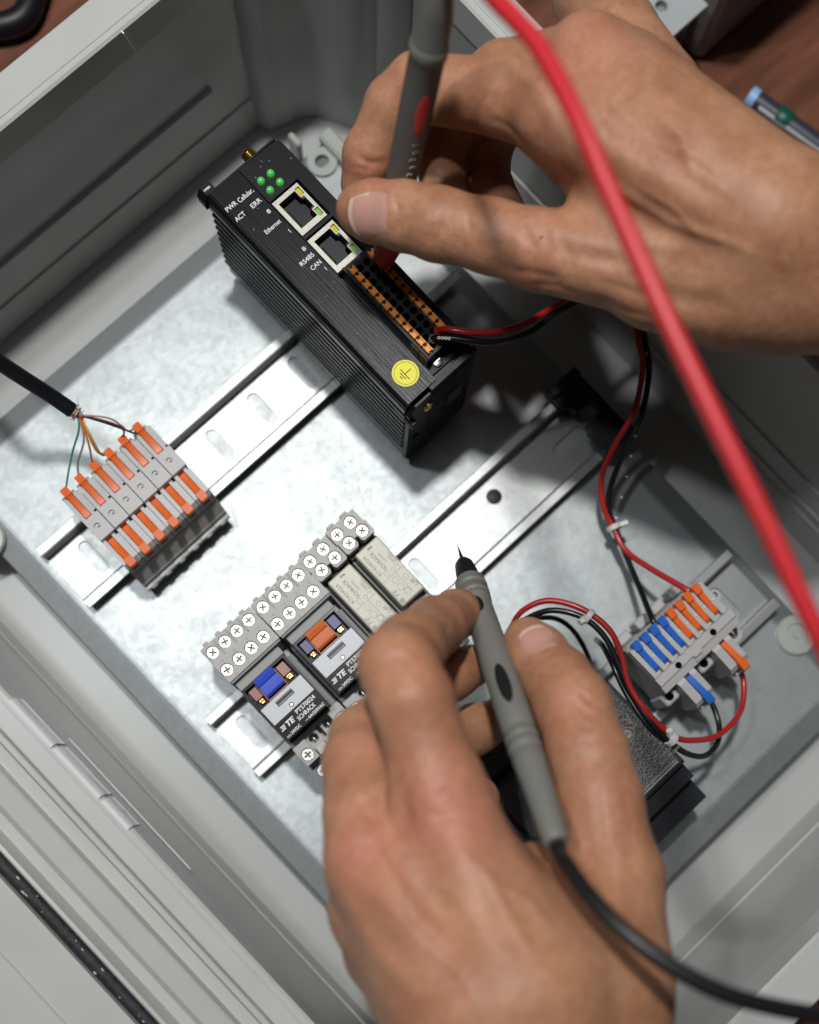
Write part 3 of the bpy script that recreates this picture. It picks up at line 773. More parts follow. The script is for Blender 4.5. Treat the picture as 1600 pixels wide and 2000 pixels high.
def rt_socket(x0, dy, label):
    x1 = x0 + 15.4; cx = x0 + 7.7
    t = thing('relay_socket', label, 'relay socket', (cx, -25, 7.6), 'narrow grey relay sockets')
    g = G(); g.cbox(x0 + .3, x1 - .3, -62, 11.5 + dy, 7.7, 25, .5); g.build('base', 'grey_socket', t)
    d1 = well_deck(t, x0, x1, 3.6 + dy, 11.0 + dy, 25.1, 34.6, [(x0 + 3.3, 7.2 + dy), (x0 + 10.8, 7.4 + dy)], 2.8, 'grey_socket')
    g = G(); y = -3.0 + dy
    g.sheet([(x0, 3.5 + dy), (x0, y + 1), (x0 + .6, y), (x0 + 6.0, y), (x0 + 6.8, y + 1.2), (x0 + 6.8, y + 3.4), (x0 + 8.6, y + 3.4), (x0 + 8.6, y + 1.2), (x0 + 9.4, y), (x1 - .6, y), (x1, y + 1), (x1, 3.5 + dy)], [circle(x0 + 4.0, .6 + dy, 2.8, 20), circle(x0 + 11.5, .8 + dy, 2.8, 20)], 25.1, 38.4)
    d2 = g.build('terminal_deck', 'grey_socket', t)
    for a, b in ((3.3, 7.2), (10.8, 7.4)): put_screw(d1, x0 + a, b + dy, 33.9, random.uniform(0, 1.5))
    for a, b in ((4.0, .6), (11.5, .8)): put_screw(d2, x0 + a, b + dy, 37.7, random.uniform(0, 1.5))
    for a in (1.6, 9.0):
        g = G(); g.cbox(x0 + a, x0 + a + 3.6, 11 + dy, 12.4 + dy, 25.2, 34.4, .3); g.build('tab', 'grey_socket', d1)
    g = G(); g.cbox(x0 + .3, x1 - .3, -4.6, -3.3 + dy, 20, 33, .2); g.build('step', 'black_matte', t)
    for a, b in ((x0 + .1, x0 + 1.2), (x1 - 1.3, x1 - .1)):
        g = G(); g.cbox(a, b, -40, -5, 20, 32, .3); g.build('side_rail', 'grey_dark', t)
    g = G(); g.cbox(x0 + 1, x1 - 1, -41, -35.4, 25, 33, .5); lo = g.build('marker_holder', 'grey_mid', t)
    d = well_deck(t, x0, x1, -52, -42, 25.1, 36, [(x0 + 4.0, -46.5), (x0 + 11.5, -46.5)], 2.8, 'grey_socket')
    for a in (4.0, 11.5): put_screw(d, x0 + a, -46.5, 35.3, random.uniform(0, 1.5))
    return t
rt_socket(-55.2, -.3, 'narrow grey relay socket under the cream relay nearer the orange latch')
rt_socket(-39.2, .4, 'narrow grey relay socket at the end of the row beside bare rail')

def rt_relay(x0, y1, label):
    x1 = x0 + 12.3; y0 = y1 - 28.8; Z = 40.0
    t = thing('relay', label, 'relay', ((x0 + x1) / 2, (y0 + y1) / 2, 25.1), 'cream relays')
    g = G(); g.cbox(x0, x1, y0, y1, 25.2, Z, .55); g.build('case', 'relay_cream', t)
    R90 = math.pi / 2
    P = 'print_grey'
    text(t, 'RT424024', x0 + 3.0, y1 - 13.4, Z, 1.6, P, R90, fit=10.2)
    text(t, 'SCHRACK', x0 + 6.3, y1 - 13.0, Z, 1.6, P, R90, fit=9.6, bold=.02)
    text(t, 'AUSTRIA', x0 + 8.2, y1 - 10.6, Z, .85, P, R90, fit=4.9)
    text(t, '24VDC', x0 + 10.5, y1 - 13.2, Z, 1.05, P, R90)
    text(t, '8A/250V~', x0 + 11.7, y1 - 13.2, Z, 1.0, P, R90)
    text(t, '2546', x0 + 5.3, y1 - 2.2, Z, .9, 'print_dark', 0, bold=.03)
    text(t, 'TE', x0 + 2.6, y1 - 25.2, Z, 1.8, P, R90, bold=-.02, shear=.25, wid=1.4)
    text(t, 'UR', x0 + 11.3, y1 - 26.5, Z, 1.7, P, R90, shear=.25, wid=1.2)
    text(t, '8A/250V~', x0 + 12.0, y1 - 27.8, Z, .7, P, R90)
    g = G(); z0, z1 = Z + .01, Z + .04
    g.cbox(x0 + .8, x0 + 11.6, y1 - 16.35, y1 - 16.2, z0, z1, .005); g.cbox(x0 + 7.4, x0 + 7.55, y1 - 27.6, y1 - 16.4, z0, z1, .005)
    for cx, cy, r in ((x0 + 5.2, y1 - 18.6, 1.35), (x0 + 5.0, y1 - 22.2, 1.5), (x0 + 7.6, y1 - 14.6, .9), (x0 + 9.6, y1 - 20.4, 1.1)): g.sheet(circle(cx, cy, r, 20), [circle(cx, cy, r - .13, 20)], z0, z1)
    q = (x0 + 6.0, y1 - 25.4); g.sheet([(q[0] - 1.6, q[1]), (q[0], q[1] - 1.6), (q[0] + 1.6, q[1]), (q[0] + .6, q[1] + 1.7), (q[0] - .6, q[1] + 1.7)], [[(q[0] - 1.4, q[1]), (q[0], q[1] - 1.4), (q[0] + 1.4, q[1]), (q[0] + .5, q[1] + 1.5), (q[0] - .5, q[1] + 1.5)]], z0, z1)
    q = (x0 + 4.2, y1 - 14.4); g.sheet(rect(q[0] - .7, q[0] + 1.2, q[1] - 1.2, q[1] + 1.2), [rect(q[0] - .57, q[0] + 1.07, q[1] - 1.07, q[1] + 1.07)], z0, z1)
    g.cbox(x0 + 9.0, x0 + 11.2, y1 - 14.2, y1 - 14.05, z0, z1, .005); g.cbox(x0 + 10.4, x0 + 10.55, y1 - 16, y1 - 14.2, z0, z1, .005)
    for k in range(3): g.prism([(x0 + 2.4 - k * .62, y1 - 27.8), (x0 + 2.0 - k * .62, y1 - 27.8), (x0 + 2.1 - k * .62, y1 - 25.8), (x0 + 2.5 - k * .62, y1 - 25.8)], 'z', z0, z1)
    g.build('printed_symbols', P, t)
    return t
rt_relay(-53.4, -5.7, 'cream relay with grey print standing next to the orange-latched relay')
rt_relay(-37.4, -4.9, 'cream relay with grey print at the end of the row beside bare rail')

# ================================================================= distribution block with blue and orange levers
t3 = thing('distribution_block', 'grey terminal block with four blue and four orange levers in a row', 'terminal block', (42, -128, 8))
Z = 36.0
g = G(); g.prism([(-109.2, 9), (-109.2, 30), (-110.5, 33.2), (-126.6, 33.2), (-127, 35.6), (-130.9, 35.6), (-131.2, 34.4), (-134.6, 33.6), (-134.6, 9)], 'x', 19.2, 63.6); hb = g.build('housing', 'grey_plastic', t3)
for k in range(9):
    x = 20.4 + k * 5.02
    g = G(); g.prism([(-110.6, 33), (-111.6, 36.2), (-126.9, 36.4), (-126.9, 33)], 'x', x - 1.35 + .35, x + 1.35 - .2); g.build('divider', 'grey_plastic', t3)
for k in range(8):
    x = 23.1 + k * 5.05; mt_ = 'lever_blue' if k < 4 else 'lever_orange'
    g = G(); g.prism([(-109.8, 34.6), (-109.4, 37.2), (-110.4, 38.2), (-113.6, 38.0), (-114.4, 37.0), (-123.6, 35.8), (-124.8, 35.0), (-124.8, 33.4), (-114, 33.4)], 'x', x - 1.3, x + 1.3)
    g.prism([(-109.6, 34.8), (-109.3, 37.3), (-110.4, 38.35), (-113.4, 38.1), (-113.4, 34.8)], 'x', x - 1.65, x + 1.65)
    g.build('lever', mt_, t3, 25)
    g = G(); g.cbox(x + 1.6, x + 3.2, -119.6, -118.9, 35.9, 36.7, .15); g.build('notch', 'wire_white', t3)
for x in (30.8, 51.4):
    g = G(); g.lathe((x, -129.4, 35.3), (0, 0, 1), [(0, 1.45), (.4, 1.45)], 16); g.build('test_hole', 'jack_black', hb)
g = G(); g.cbox(38.2, 42.8, -132.0, -130.6, 34.5, 35.9, .2); g.build('mark_tile', 'grey_plastic', hb)
g = G(); g.sheet(rect(38.2, 42.4, -133.9, -132.3), [rect(38.5, 42.1, -133.6, -132.6)], 34.4, 34.7); g.build('mark_frame', 'grey_plastic', hb)
for x, mt_ in ((31.0, 'lever_blue'), (51.8, 'lever_orange')):
    g = G(); g.prism([(-134.7, 9), (-134.7, 33.2), (-136.5, 33.8), (-146.5, 33.0), (-148.5, 30.5), (-148.5, 14), (-145, 9)], 'x', x - 5.4, x - 1.5)
    g.prism([(-134.7, 9), (-134.7, 33.2), (-136.5, 33.8), (-146.0, 33.0), (-148.2, 30.5), (-148.2, 14), (-145, 9)], 'x', x + 1.5, x + 4.4)
    g.prism([(-134.7, 9.1), (-134.7, 30), (-147.2, 29), (-147.2, 9.1)], 'x', x - 1.48, x + 1.48); hs = g.build('outlet', 'grey_plastic', t3)
    g = G(); g.prism([(-135.8, 31), (-135.6, 34.4), (-145.4, 35.4), (-150.2, 34.6), (-150.8, 33.0), (-147, 31)], 'x', x - 1.3, x + 1.3)
    g.prism([(-145, 31.5), (-145.6, 35.6), (-150.2, 34.9), (-150.9, 33), (-147.4, 31.5)], 'x', x - 1.7, x + 1.7); g.build('lever', mt_, t3, 25)
    g = G(); g.cbox(x - 13.2, x - 5.8, -140.4, -134.7, 9, 27, .8); sm = g.build('screw_mount', 'grey_plastic', t3)
    g = G(); g.lathe((x - 11.2 + 1.4, -137.2, 26.9), (0, 0, 1), [(0, 1.9), (.3, 1.9)], 18); g.build('screw_hole', 'jack_black', sm)
    g = G(); g.cbox(x - 3.2, x + 2.4, -151.2, -148.6, 22, 27, .4); g.build('wire_entry', 'clear_white', t3)
g = G(); g.sheet(circle(60.5, -137.0, 4.0, 22), [circle(60.5, -137.0, 2.2, 16)], 22, 26); g.build('mount_eye', 'grey_plastic', t3)
g = G(); g.lathe((60.2, -137.4, 20.5), (0, 0, 1), [(0, 2.1), (1.6, 1.9), (2.2, .9)], 14); g.build('screw', 'nickel', t3, 40)
g = G(); g.sheet(circle(66.2, -119.5, 2.6, 20), [circle(66.2, -119.5, 1.5, 14)], 24, 26.5); g.cbox(63.6, 65.2, -121.5, -117.4, 22, 26, .4); g.build('mount_eye', 'grey_plastic', t3)
for k in range(4):
    g = G(); g.cbox(24 + k * 10.2, 31 + k * 10.2, -108.9, -104.6, 8.2, 16 + (k % 2) * 3, .6); g.build('rail_foot', 'grey_plastic', t3)

# ================================================================= power supply
ps = thing('power_supply', 'black power supply with a grainy top, half hidden under the lower hand', 'power supply', (-28, -130, 8))
g = G(); g.prism([(-86, 8), (-86, 27), (-88, 29), (-97, 31.5), (-110.5, 33.5), (-112, 35), (-112.6, 43.2), (-113.8, 44.6), (-157.0, 45.4), (-158.4, 44.4), (-158.6, 40), (-166.0, 39.4), (-166.2, 31), (-177.6, 30), (-178.0, 28.6), (-178, 8)], 'x', -66, 2.4)
g.build('case', 'psu_side', ps)
g = G(); g.prism([(-114.4, 44.62), (-114.4, 44.95), (-156.4, 45.75), (-156.4, 45.4)], 'x', -64, .8); tp = g.build('top_panel', 'psu_top', ps)
g = G(); g.prism([(-88.6, 29.2), (-88.6, 29.5), (-110.0, 33.85), (-110.0, 33.5)], 'x', -64, 1.2); g.build('terminal_cover', 'psu_top', ps)
for k in range(5):
    xk = -8 - k * 11
    g = G(); g.lathe((xk, -98.5, 31.9), (0, .12, 1), [(0, 3.2), (.9, 3.0), (1.0, .4)], 16); g.build('screw', 'black_matte', ps, 40)
g = G(); g.cbox(-62, .2, -156.3, -155.7, 45.72, 45.85, .03); g.cbox(-62, .2, -154.9, -154.6, 45.70, 45.82, .03); g.build('edge_line', 'print_psu', tp)
for s_, x, y, c, r_ in (('EAC', -1.6, -134.4, 2.6, math.pi / 2 + .0), ('Input 100-240V~', -6, -152.6, 1.2, 0), ('DC OK', -12, -120, 1.3, 0), ('24V 2.5A', -4.4, -150.6, 1.2, 0)):
    text(tp, s_, x, y, 45.05 + (-114.4 - y) * .019, c, 'print_psu', r_)
g = G()
for cx, cy, r in ((-3.0, -118.6, 1.4), (-7.2, -134.0, 3.0)):
    zz = 44.98 + (-114.4 - cy) * .019; g.sheet(circle(cx, cy, r, 24), [circle(cx, cy, r - .3, 24)], zz, zz + .06)
zz = 44.98 + 19.6 * .019; g.sheet(circle(-7.2, -134.0, 1.9, 20), [rect(-8.3, -6.1, -134.3, -133.7)], zz, zz + .06)
for q in ((-4.0, -124.6), (-8.4, -127.4)):
    zz = 44.98 + 12 * .019; g.sheet([(q[0] - 1.8, q[1] - 1.5), (q[0] + 1.8, q[1] - 1.5), (q[0], q[1] + 1.6)], [[(q[0] - 1.4, q[1] - 1.25), (q[0] + 1.4, q[1] - 1.25), (q[0], q[1] + 1.2)]], zz, zz + .06)
g.build('printed_symbols', 'print_psu', tp)
g = G(); g.cbox(-7.5, 2.4 + 1.6, -95, -90, 8, 24, .5); g.build('clip', 'grey_dark', ps)
# ================================================================= wires
def P3(lst): return [at(*p) for p in lst]
def wire(name, label, cat, pts, r, mt_, group=None, n=10):
    p = P3(pts)
    t = thing(name, label, cat, tuple(p[0]), group)
    g = G(); g.tube(p, r, n, 7); o = g.build('sheath', mt_, t, 60)
    return t
wr = wire('wire', 'red wire from the gateway strip to the orange end of the terminal block', 'wire',
     [(853, 647, 68), (856, 645, 74.5), (868, 643, 78.5), (890, 646, 80.5), (925, 650, 81), (975, 648, 80), (1030, 630, 76), (1085, 598, 68), (1150, 568, 58), (1205, 580, 52), (1238, 625, 49), (1248, 668, 47), (1256, 715, 44), (1240, 800, 37), (1202, 868, 29), (1176, 930, 22), (1178, 985, 18), (1197, 1028, 16), (1222, 1075, 17), (1270, 1110, 23), (1335, 1148, 31), (1352, 1160, 32)], 1.32, 'wire_red')
g = G(); p = at(855, 646, 75.2); g.lathe(p - np.array([0, 0, .9]), (0.1, -.1, 1), [(0, 1.75), (1.2, 1.8), (1.7, 1.4)], 16); g.build('ferrule_collar', 'wire_red', wr, 40)
wb = wire('wire', 'black wire from the gateway strip running beside the red one', 'wire',
     [(842, 664, 67), (845, 662, 74), (858, 660, 78.5), (885, 661, 80), (925, 666, 80.5), (975, 667, 79.5), (1035, 648, 75), (1092, 607, 66), (1150, 582, 56), (1210, 590, 50), (1250, 632, 47.5), (1262, 675, 46), (1268, 725, 43), (1253, 812, 36), (1216, 890, 28), (1192, 955, 21), (1190, 1000, 17), (1204, 1036, 15), (1225, 1090, 14), (1250, 1150, 20), (1272, 1205, 30), (1282, 1222, 31)], 1.35, 'wire_black')
g = G(); p = at(846, 662, 75.0); g.lathe(p - np.array([0, 0, .9]), (0.1, -.1, 1), [(0, 1.85), (1.2, 1.95), (1.7, 1.45)], 16); g.build('ferrule_collar', 'grey_dark', wb, 40)
for k in range(4):
    p = at(857 + k * 6.5, 661.5 + k * .5, 80.6 + k * .35); g = G(); g.sheet(circle(p[0], p[1], .55, 12), [circle(p[0], p[1], .38, 12)], p[2] + .9, p[2] + 1.0); g.build('lettering', 'print_white', wb)
for k in range(9):
    f = k / 8; p = at(1262 - f * 60 + 8 * math.sin(f * 3), 690 + f * 320, 45 - f * 26); g = G(); g.ball(p + np.array([-.5, -.3, 1.2]), .3, (1, 2.2, .4), 6); g.build('lettering', 'print_white', wb)
wr2 = wire('wire', 'red wire looping over the power supply to the lone orange lever', 'wire',
     [(992, 1262, 30), (1000, 1225, 36), (1022, 1192, 41), (1072, 1173, 45), (1138, 1190, 48), (1190, 1230, 49), (1214, 1280, 48), (1230, 1340, 47), (1268, 1396, 47.5), (1315, 1437, 45), (1352, 1446, 40), (1405, 1435, 33), (1446, 1390, 26), (1453, 1335, 23), (1442, 1300, 24), (1436, 1288, 25)], 1.25, 'wire_red')
wb2 = wire('wire', 'black wire looping over the power supply to the lone blue lever', 'wire',
     [(985, 1275, 28), (998, 1240, 34), (1030, 1208, 39), (1080, 1192, 44), (1138, 1206, 46.5), (1180, 1242, 47), (1206, 1292, 46.5), (1232, 1352, 46), (1272, 1412, 47), (1312, 1452, 45), (1345, 1473, 40), (1378, 1476, 34), (1402, 1450, 28), (1404, 1412, 24), (1390, 1372, 23), (1382, 1360, 24)], 1.25, 'wire_black')
wb3 = wire('wire', 'thin black wire arching low behind the thumb of the lower hand', 'wire',
     [(1000, 1230, 22), (1040, 1210, 26), (1085, 1208, 27), (1120, 1232, 24), (1148, 1280, 20), (1158, 1330, 16)], 1.1, 'wire_black')
wb4 = wire('wire', 'second black wire bundled close beside the red one over the power supply', 'wire',
     [(1165, 1250, 24), (1178, 1262, 34), (1196, 1296, 42), (1222, 1352, 43.5), (1262, 1414, 45.2), (1302, 1456, 43.5), (1318, 1474, 38), (1322, 1490, 26)], 1.2, 'wire_black')
def tie(c, d, label, tail):
    t = thing('cable_tie', label, 'cable tie', tuple(c), 'white cable ties')
    g = G(); dd, u, w_ = frame(d)
    g.lathe(c - dd * 1.1, dd, [(0, 3.0), (0, 3.3), (2.2, 3.3), (2.2, 3.0)], 18); g.build('band', 'tie_white', t, 40)
    g = G(); e = np.array(tail, float); g.tube([c + e * 2.0, c + e * 4, c + e * 6.5], 1.5, 6, 3); g.build('head', 'tie_white', t)
    return t
tie(at(1199, 1030, 15.5), at(1222, 1075, 17) - at(1178, 985, 18), 'white cable tie round the wires crossing bare plate', (.9, -.4, .1))
tie(at(1150, 1204, 47.5), at(1190, 1236, 48) - at(1138, 1198, 47), 'white cable tie round the wires arching above the thumb', (-.75, .1, .2))
tie(at(1310, 1443, 45), at(1330, 1458, 42) - at(1290, 1425, 47), 'white cable tie at the corner of the power supply', (.2, .5, .5))

# shielded cable with its strands
cpts = P3([(-160, 560, 70), (-70, 655, 82), (-15, 698, 74), (40, 735, 62), (95, 770, 51), (140, 801, 44)])
ct = thing('cable', 'thick black cable with stripped end fanning into thin coloured strands', 'cable', tuple(cpts[-1]))
g = G(); g.tube(cpts, 3.1, 14, 7); g.build('jacket', 'cable_black', ct, 60)
g = G(); g.tube(P3([(138, 800, 44), (146, 806, 43.4), (152, 810, 43)]), lambda f: 2.6 + .5 * math.sin(f * 9), 12, 6)
for k in range(46):
    a = random.uniform(0, 6.28); c = at(145 + random.uniform(-5, 9), 804 + random.uniform(-5, 7), 43.5); q = c + np.array([math.cos(a), math.sin(a), random.uniform(-.6, .8)]) * random.uniform(2, 3.6)
    g.tube([c, (c + q) / 2 + rng.normal(0, .5, 3), q], .12, 4, 3)
g.build('braid', 'braid', ct)
TL = lambda i: np.array((-106.0 + i * 8.02, 96.4 + .12 * i, 26))
st = [('strand_green', [(152, 812, 43), (154, 840, 41), (140, 890, 34)], 0, 0), ('strand_grey', [(154, 813, 43), (164, 858, 40), (152, 905, 34)], 1, 0), ('strand_orange', [(155, 814, 43), (172, 862, 40), (180, 900, 33)], 2, 0),
      ('strand_yellow', [(158, 815, 43.5), (176, 850, 41), (196, 885, 34)], 3, 0), ('strand_yellow', [(158, 816, 43), (172, 846, 40), (192, 884, 33)], 3, .6), ('strand_orange', [(156, 815, 44), (168, 840, 42), (184, 868, 38), (198, 888, 33)], 3, -.7),
      ('strand_brown', [(158, 812, 43.5), (205, 822, 43), (240, 838, 38)], 4, 0), ('strand_pink', [(158, 811, 44), (210, 816, 45), (238, 832, 40), (250, 842, 36)], 5, 0), ('strand_red', [(150, 808, 44), (157, 813, 45), (163, 818, 44)], None, 0), ('strand_black', [(158, 812, 43), (200, 824, 42), (246, 840, 38), (262, 846, 34)], 5, -.6)]
for mt_, pts, i, off in st:
    p = P3(pts) + ([TL(i) + np.array([off, 1.5, 2.5]), TL(i) + np.array([off, -2, 0])] if i is not None else [])
    g = G(); g.tube(p, .42 if mt_ != 'strand_yellow' else .5, 6, 7); g.build('strand', mt_, ct, 60)

# ================================================================= test probes
def along(a, b, f): return np.array(a) + (np.array(b) - np.array(a)) * f
# red one, standing in the gateway's terminal strip
a = np.array((39.45, 62.5, 72.5)); b = at(866, -40, 184)
L_ = float(np.linalg.norm(b - a)); dd, u, w_ = frame(b - a)
pr = thing('test_probe', 'grey test probe with red tip guard and red oval, held in the upper hand', 'test probe', tuple(a), 'multimeter test probes')
g = G(); g.lathe(a, dd, [(0, .2), (1.2, .9), (8, 1.0), (8, 1.3), (12, 1.3)], 14); g.build('needle', 'steel', pr, 40)
g = G(); g.lathe(a, dd, [(7.6, 1.4), (7.8, 2.4), (10.5, 3.9), (15, 4.9), (21, 5.4), (22.5, 5.4)], 28); g.build('tip_guard', 'probe_guard', pr, 50)
g = G(); g.lathe(a, dd, [(22.3, 5.9), (24, 6.2), (29, 6.2), (33, 5.5), (45, 5.3), (60, 5.5), (85, 5.75), (95, 5.75), (96, 6.05), (98.5, 6.05), (99.5, 5.6), (108, 5.3), (L_ - 8, 4.8), (L_ - 2, 3.6), (L_, 2.9)], 32)
bd = g.build('handle', 'probe_grey', pr, 40)
g = G(); g.lathe(a, dd, [(94.6, 5.8), (95.4, 6.25), (98.2, 6.25), (99.0, 5.8)], 32, False); g.build('ring', 'probe_grey_light', bd, 40)
# direction on the handle facing the viewer
vw = CAM - along(a, b, .5); vw = vw - dd * vw.dot(dd); vw /= np.linalg.norm(vw); sd = np.cross(dd, vw)
def patch(parent, name, mt_, a, dd, vw, sd, tc, la, lb, rad, off):
    g = G(); n1, n2 = 10, 28
    c = g.v(a + dd * tc + (vw * math.cos(off) + sd * math.sin(off)) * (rad(tc) + .25))
    rings = []
    for i in range(1, n1 + 1):
        f = i / n1; row = []
        for k in range(n2):
            an = 2 * math.pi * k / n2; t_ = tc + la * f * math.cos(an); th = off + lb / rad(tc) * f * math.sin(an)
            row.append(g.v(a + dd * t_ + (vw * math.cos(th) + sd * math.sin(th)) * (rad(t_) + .25 - .35 * f ** 6)))
        rings.append(row)
    for k in range(n2): g.poly([c, rings[0][k], rings[0][(k + 1) % n2]])
    for r0, r1 in zip(rings, rings[1:]):
        for k in range(n2): g.poly([r0[k], r1[k], r1[(k + 1) % n2], r0[(k + 1) % n2]])
    return g.build(name, mt_, parent, 60)
patch(bd, 'grip_oval', 'probe_red', a, dd, vw, sd, 78.0, 8.3, 2.3, lambda t_: 5.62, .42)
g = G()
for k in range(5):
    t_ = 54.5 + k * 3.0 ; th = .45 + .12 * (k % 2)
    c = a + dd * t_ + (vw * math.cos(th) + sd * math.sin(th)) * 5.38
    sdl = -vw * math.sin(th) + sd * math.cos(th)
    g.tube([c - sdl * 1.1 - dd * .5, c + dd * .5, c + sdl * .3 - dd * .4, c + sdl * 1.0 + dd * .3], .19, 5, 3)
g.build('lettering', 'casing_light', bd)
ld = [b - dd * 3, b + dd * 5] + P3([(884, -88, 200), (908, -84, 210), (936, -42, 219), (966, -4, 225), (1014, 46, 229), (1058, 100, 232), (1130, 235, 236), (1200, 395, 237), (1290, 595, 238), (1395, 815, 238), (1500, 1030, 237), (1610, 1262, 234), (1700, 1420, 228)])
g = G(); g.tube(ld, 2.45, 16, 8); g.build('lead', 'lead_red', pr, 60)

# black one, held in the lower hand
a = at(893, 1063, 70); b = at(1088, 1648, 171)
dd, u, w_ = frame(b - a); L_ = np.linalg.norm(b - a)
pb = thing('test_probe', 'grey test probe with black tip guard, held in the lower hand', 'test probe', tuple(a), 'multimeter test probes')
k_ = L_ / 146.0
pf = lambda l: [(t_ * k_, r_) for t_, r_ in l]
g = G(); g.lathe(a, dd, pf([(0, .08), (4, .35), (9, .75), (13, .95), (18, 1.0)]), 14); g.build('needle', 'needle', pb, 40)
g = G(); g.lathe(a, dd, pf([(10.6, 1.3), (11, 2.2), (13.5, 3.5), (18, 4.1), (23, 4.4), (24, 4.4)]), 24); g.build('tip_guard', 'probe_black', pb, 50)
rp = [(23.6, 4.7), (24.4, 5.6), (28, 5.9), (28.6, 5.3), (30.4, 5.3), (31, 5.8), (33, 5.8), (33.6, 5.2), (35, 5.2), (35.5, 5.6), (37, 5.5), (37.6, 5.15), (44, 5.3), (58, 5.5), (75, 5.6), (92, 5.6), (101, 5.4), (101.6, 5.1), (103, 5.1), (103.6, 5.5), (105.5, 5.5), (106, 5.05), (107.4, 5.05), (108, 5.45), (110, 5.4), (110.6, 4.95), (112, 4.95), (112.6, 5.3), (116, 5.0), (130, 4.5), (142, 4.1), (145, 3.8), (146, 3.3)]
g = G(); g.lathe(a, dd, pf(rp), 32); bd = g.build('handle', 'probe_grey_light', pb, 40)
vw = CAM - along(a, b, .5); vw = vw - dd * vw.dot(dd); vw /= np.linalg.norm(vw); sd = np.cross(dd, vw)
patch(bd, 'grip_oval', 'probe_black', a, dd, vw, sd, 84 * k_, 9.6 * k_, 2.4, lambda t_: 5.6, -.02)
patch(bd, 'grip_oval', 'probe_black', a, dd, vw, sd, 43 * k_, 4.6 * k_, 2.4, lambda t_: 5.35, 0.0)
ld = [b - dd * 4, b + dd * 3] + P3([(1108, 1690, 184), (1150, 1748, 193), (1215, 1815, 200), (1300, 1880, 204), (1400, 1935, 205), (1500, 1965, 203), (1620, 1985, 198), (1750, 1990, 190)])
g = G(); g.tube(ld, 2.35, 16, 8); g.build('lead', 'lead_black', pb, 60)

# ================================================================= things on the table
cc = thing('appliance_casing', 'dark grey casing with a pale drilled bracket on the table behind the hand', 'casing', (300, 140, -24))
g = G(); g.cbox(266, 360, 73, 300, -24, 70, 3); g.build('body', 'casing', cc)
g = G(); g.sheet([(236, 78), (262, 78), (262, 190), (236, 190)], [circle(245, 92, 3.0, 16)], 12, 15); br = g.build('bracket', 'casing_light', cc)
g = G(); g.cbox(262.2, 265.8, 84, 190, -24, 16, .5); g.cbox(240, 262, 86, 190, -24, 11.5, 1); g.build('foot', 'casing', cc)
p0 = at(1462, 186, -19); p1 = at(1660, 330, -19); dd, u, w_ = frame(p1 - p0)
pn = thing('pen', 'dark marker pen with light blue end and green band on the table', 'pen', tuple(p0))
g = G(); g.lathe(p0, dd, [(0, 4.0), (.6, 5.0), (4.5, 5.0)], 20); g.build('cap_end', 'pen_blue', pn, 40)
g = G(); g.lathe(p0, dd, [(4.6, 4.9), (80, 4.9)], 20); g.build('barrel', 'pen_dark', pn, 40)
q = p0 + dd * 17; g = G(); g.lathe(q, dd, [(0, 5.2), (.5, 5.6), (7.0, 5.6), (7.5, 5.2)], 20); g.build('band', 'pen_green', pn, 40)
q = p0 + np.array([-3, -3.5, 2.0]); g = G(); g.tube([q + dd * 5, q + dd * 30, q + dd * 50], 1.6, 8, 3); g.build('clip', 'pen_grey', pn, 40)
bc = P3([(120, -140, -17), (80, -60, -17), (66, -10, -17), (52, 25, -17), (28, 44, -17), (-10, 52, -17), (-80, 58, -17), (-180, 90, -17)])
t = thing('cable', 'thick black cable lying on the brown table beyond the box rim', 'cable', tuple(bc[3]))
g = G(); g.tube(bc, 6.0, 14, 6); g.build('jacket', 'cable_black', t, 60)
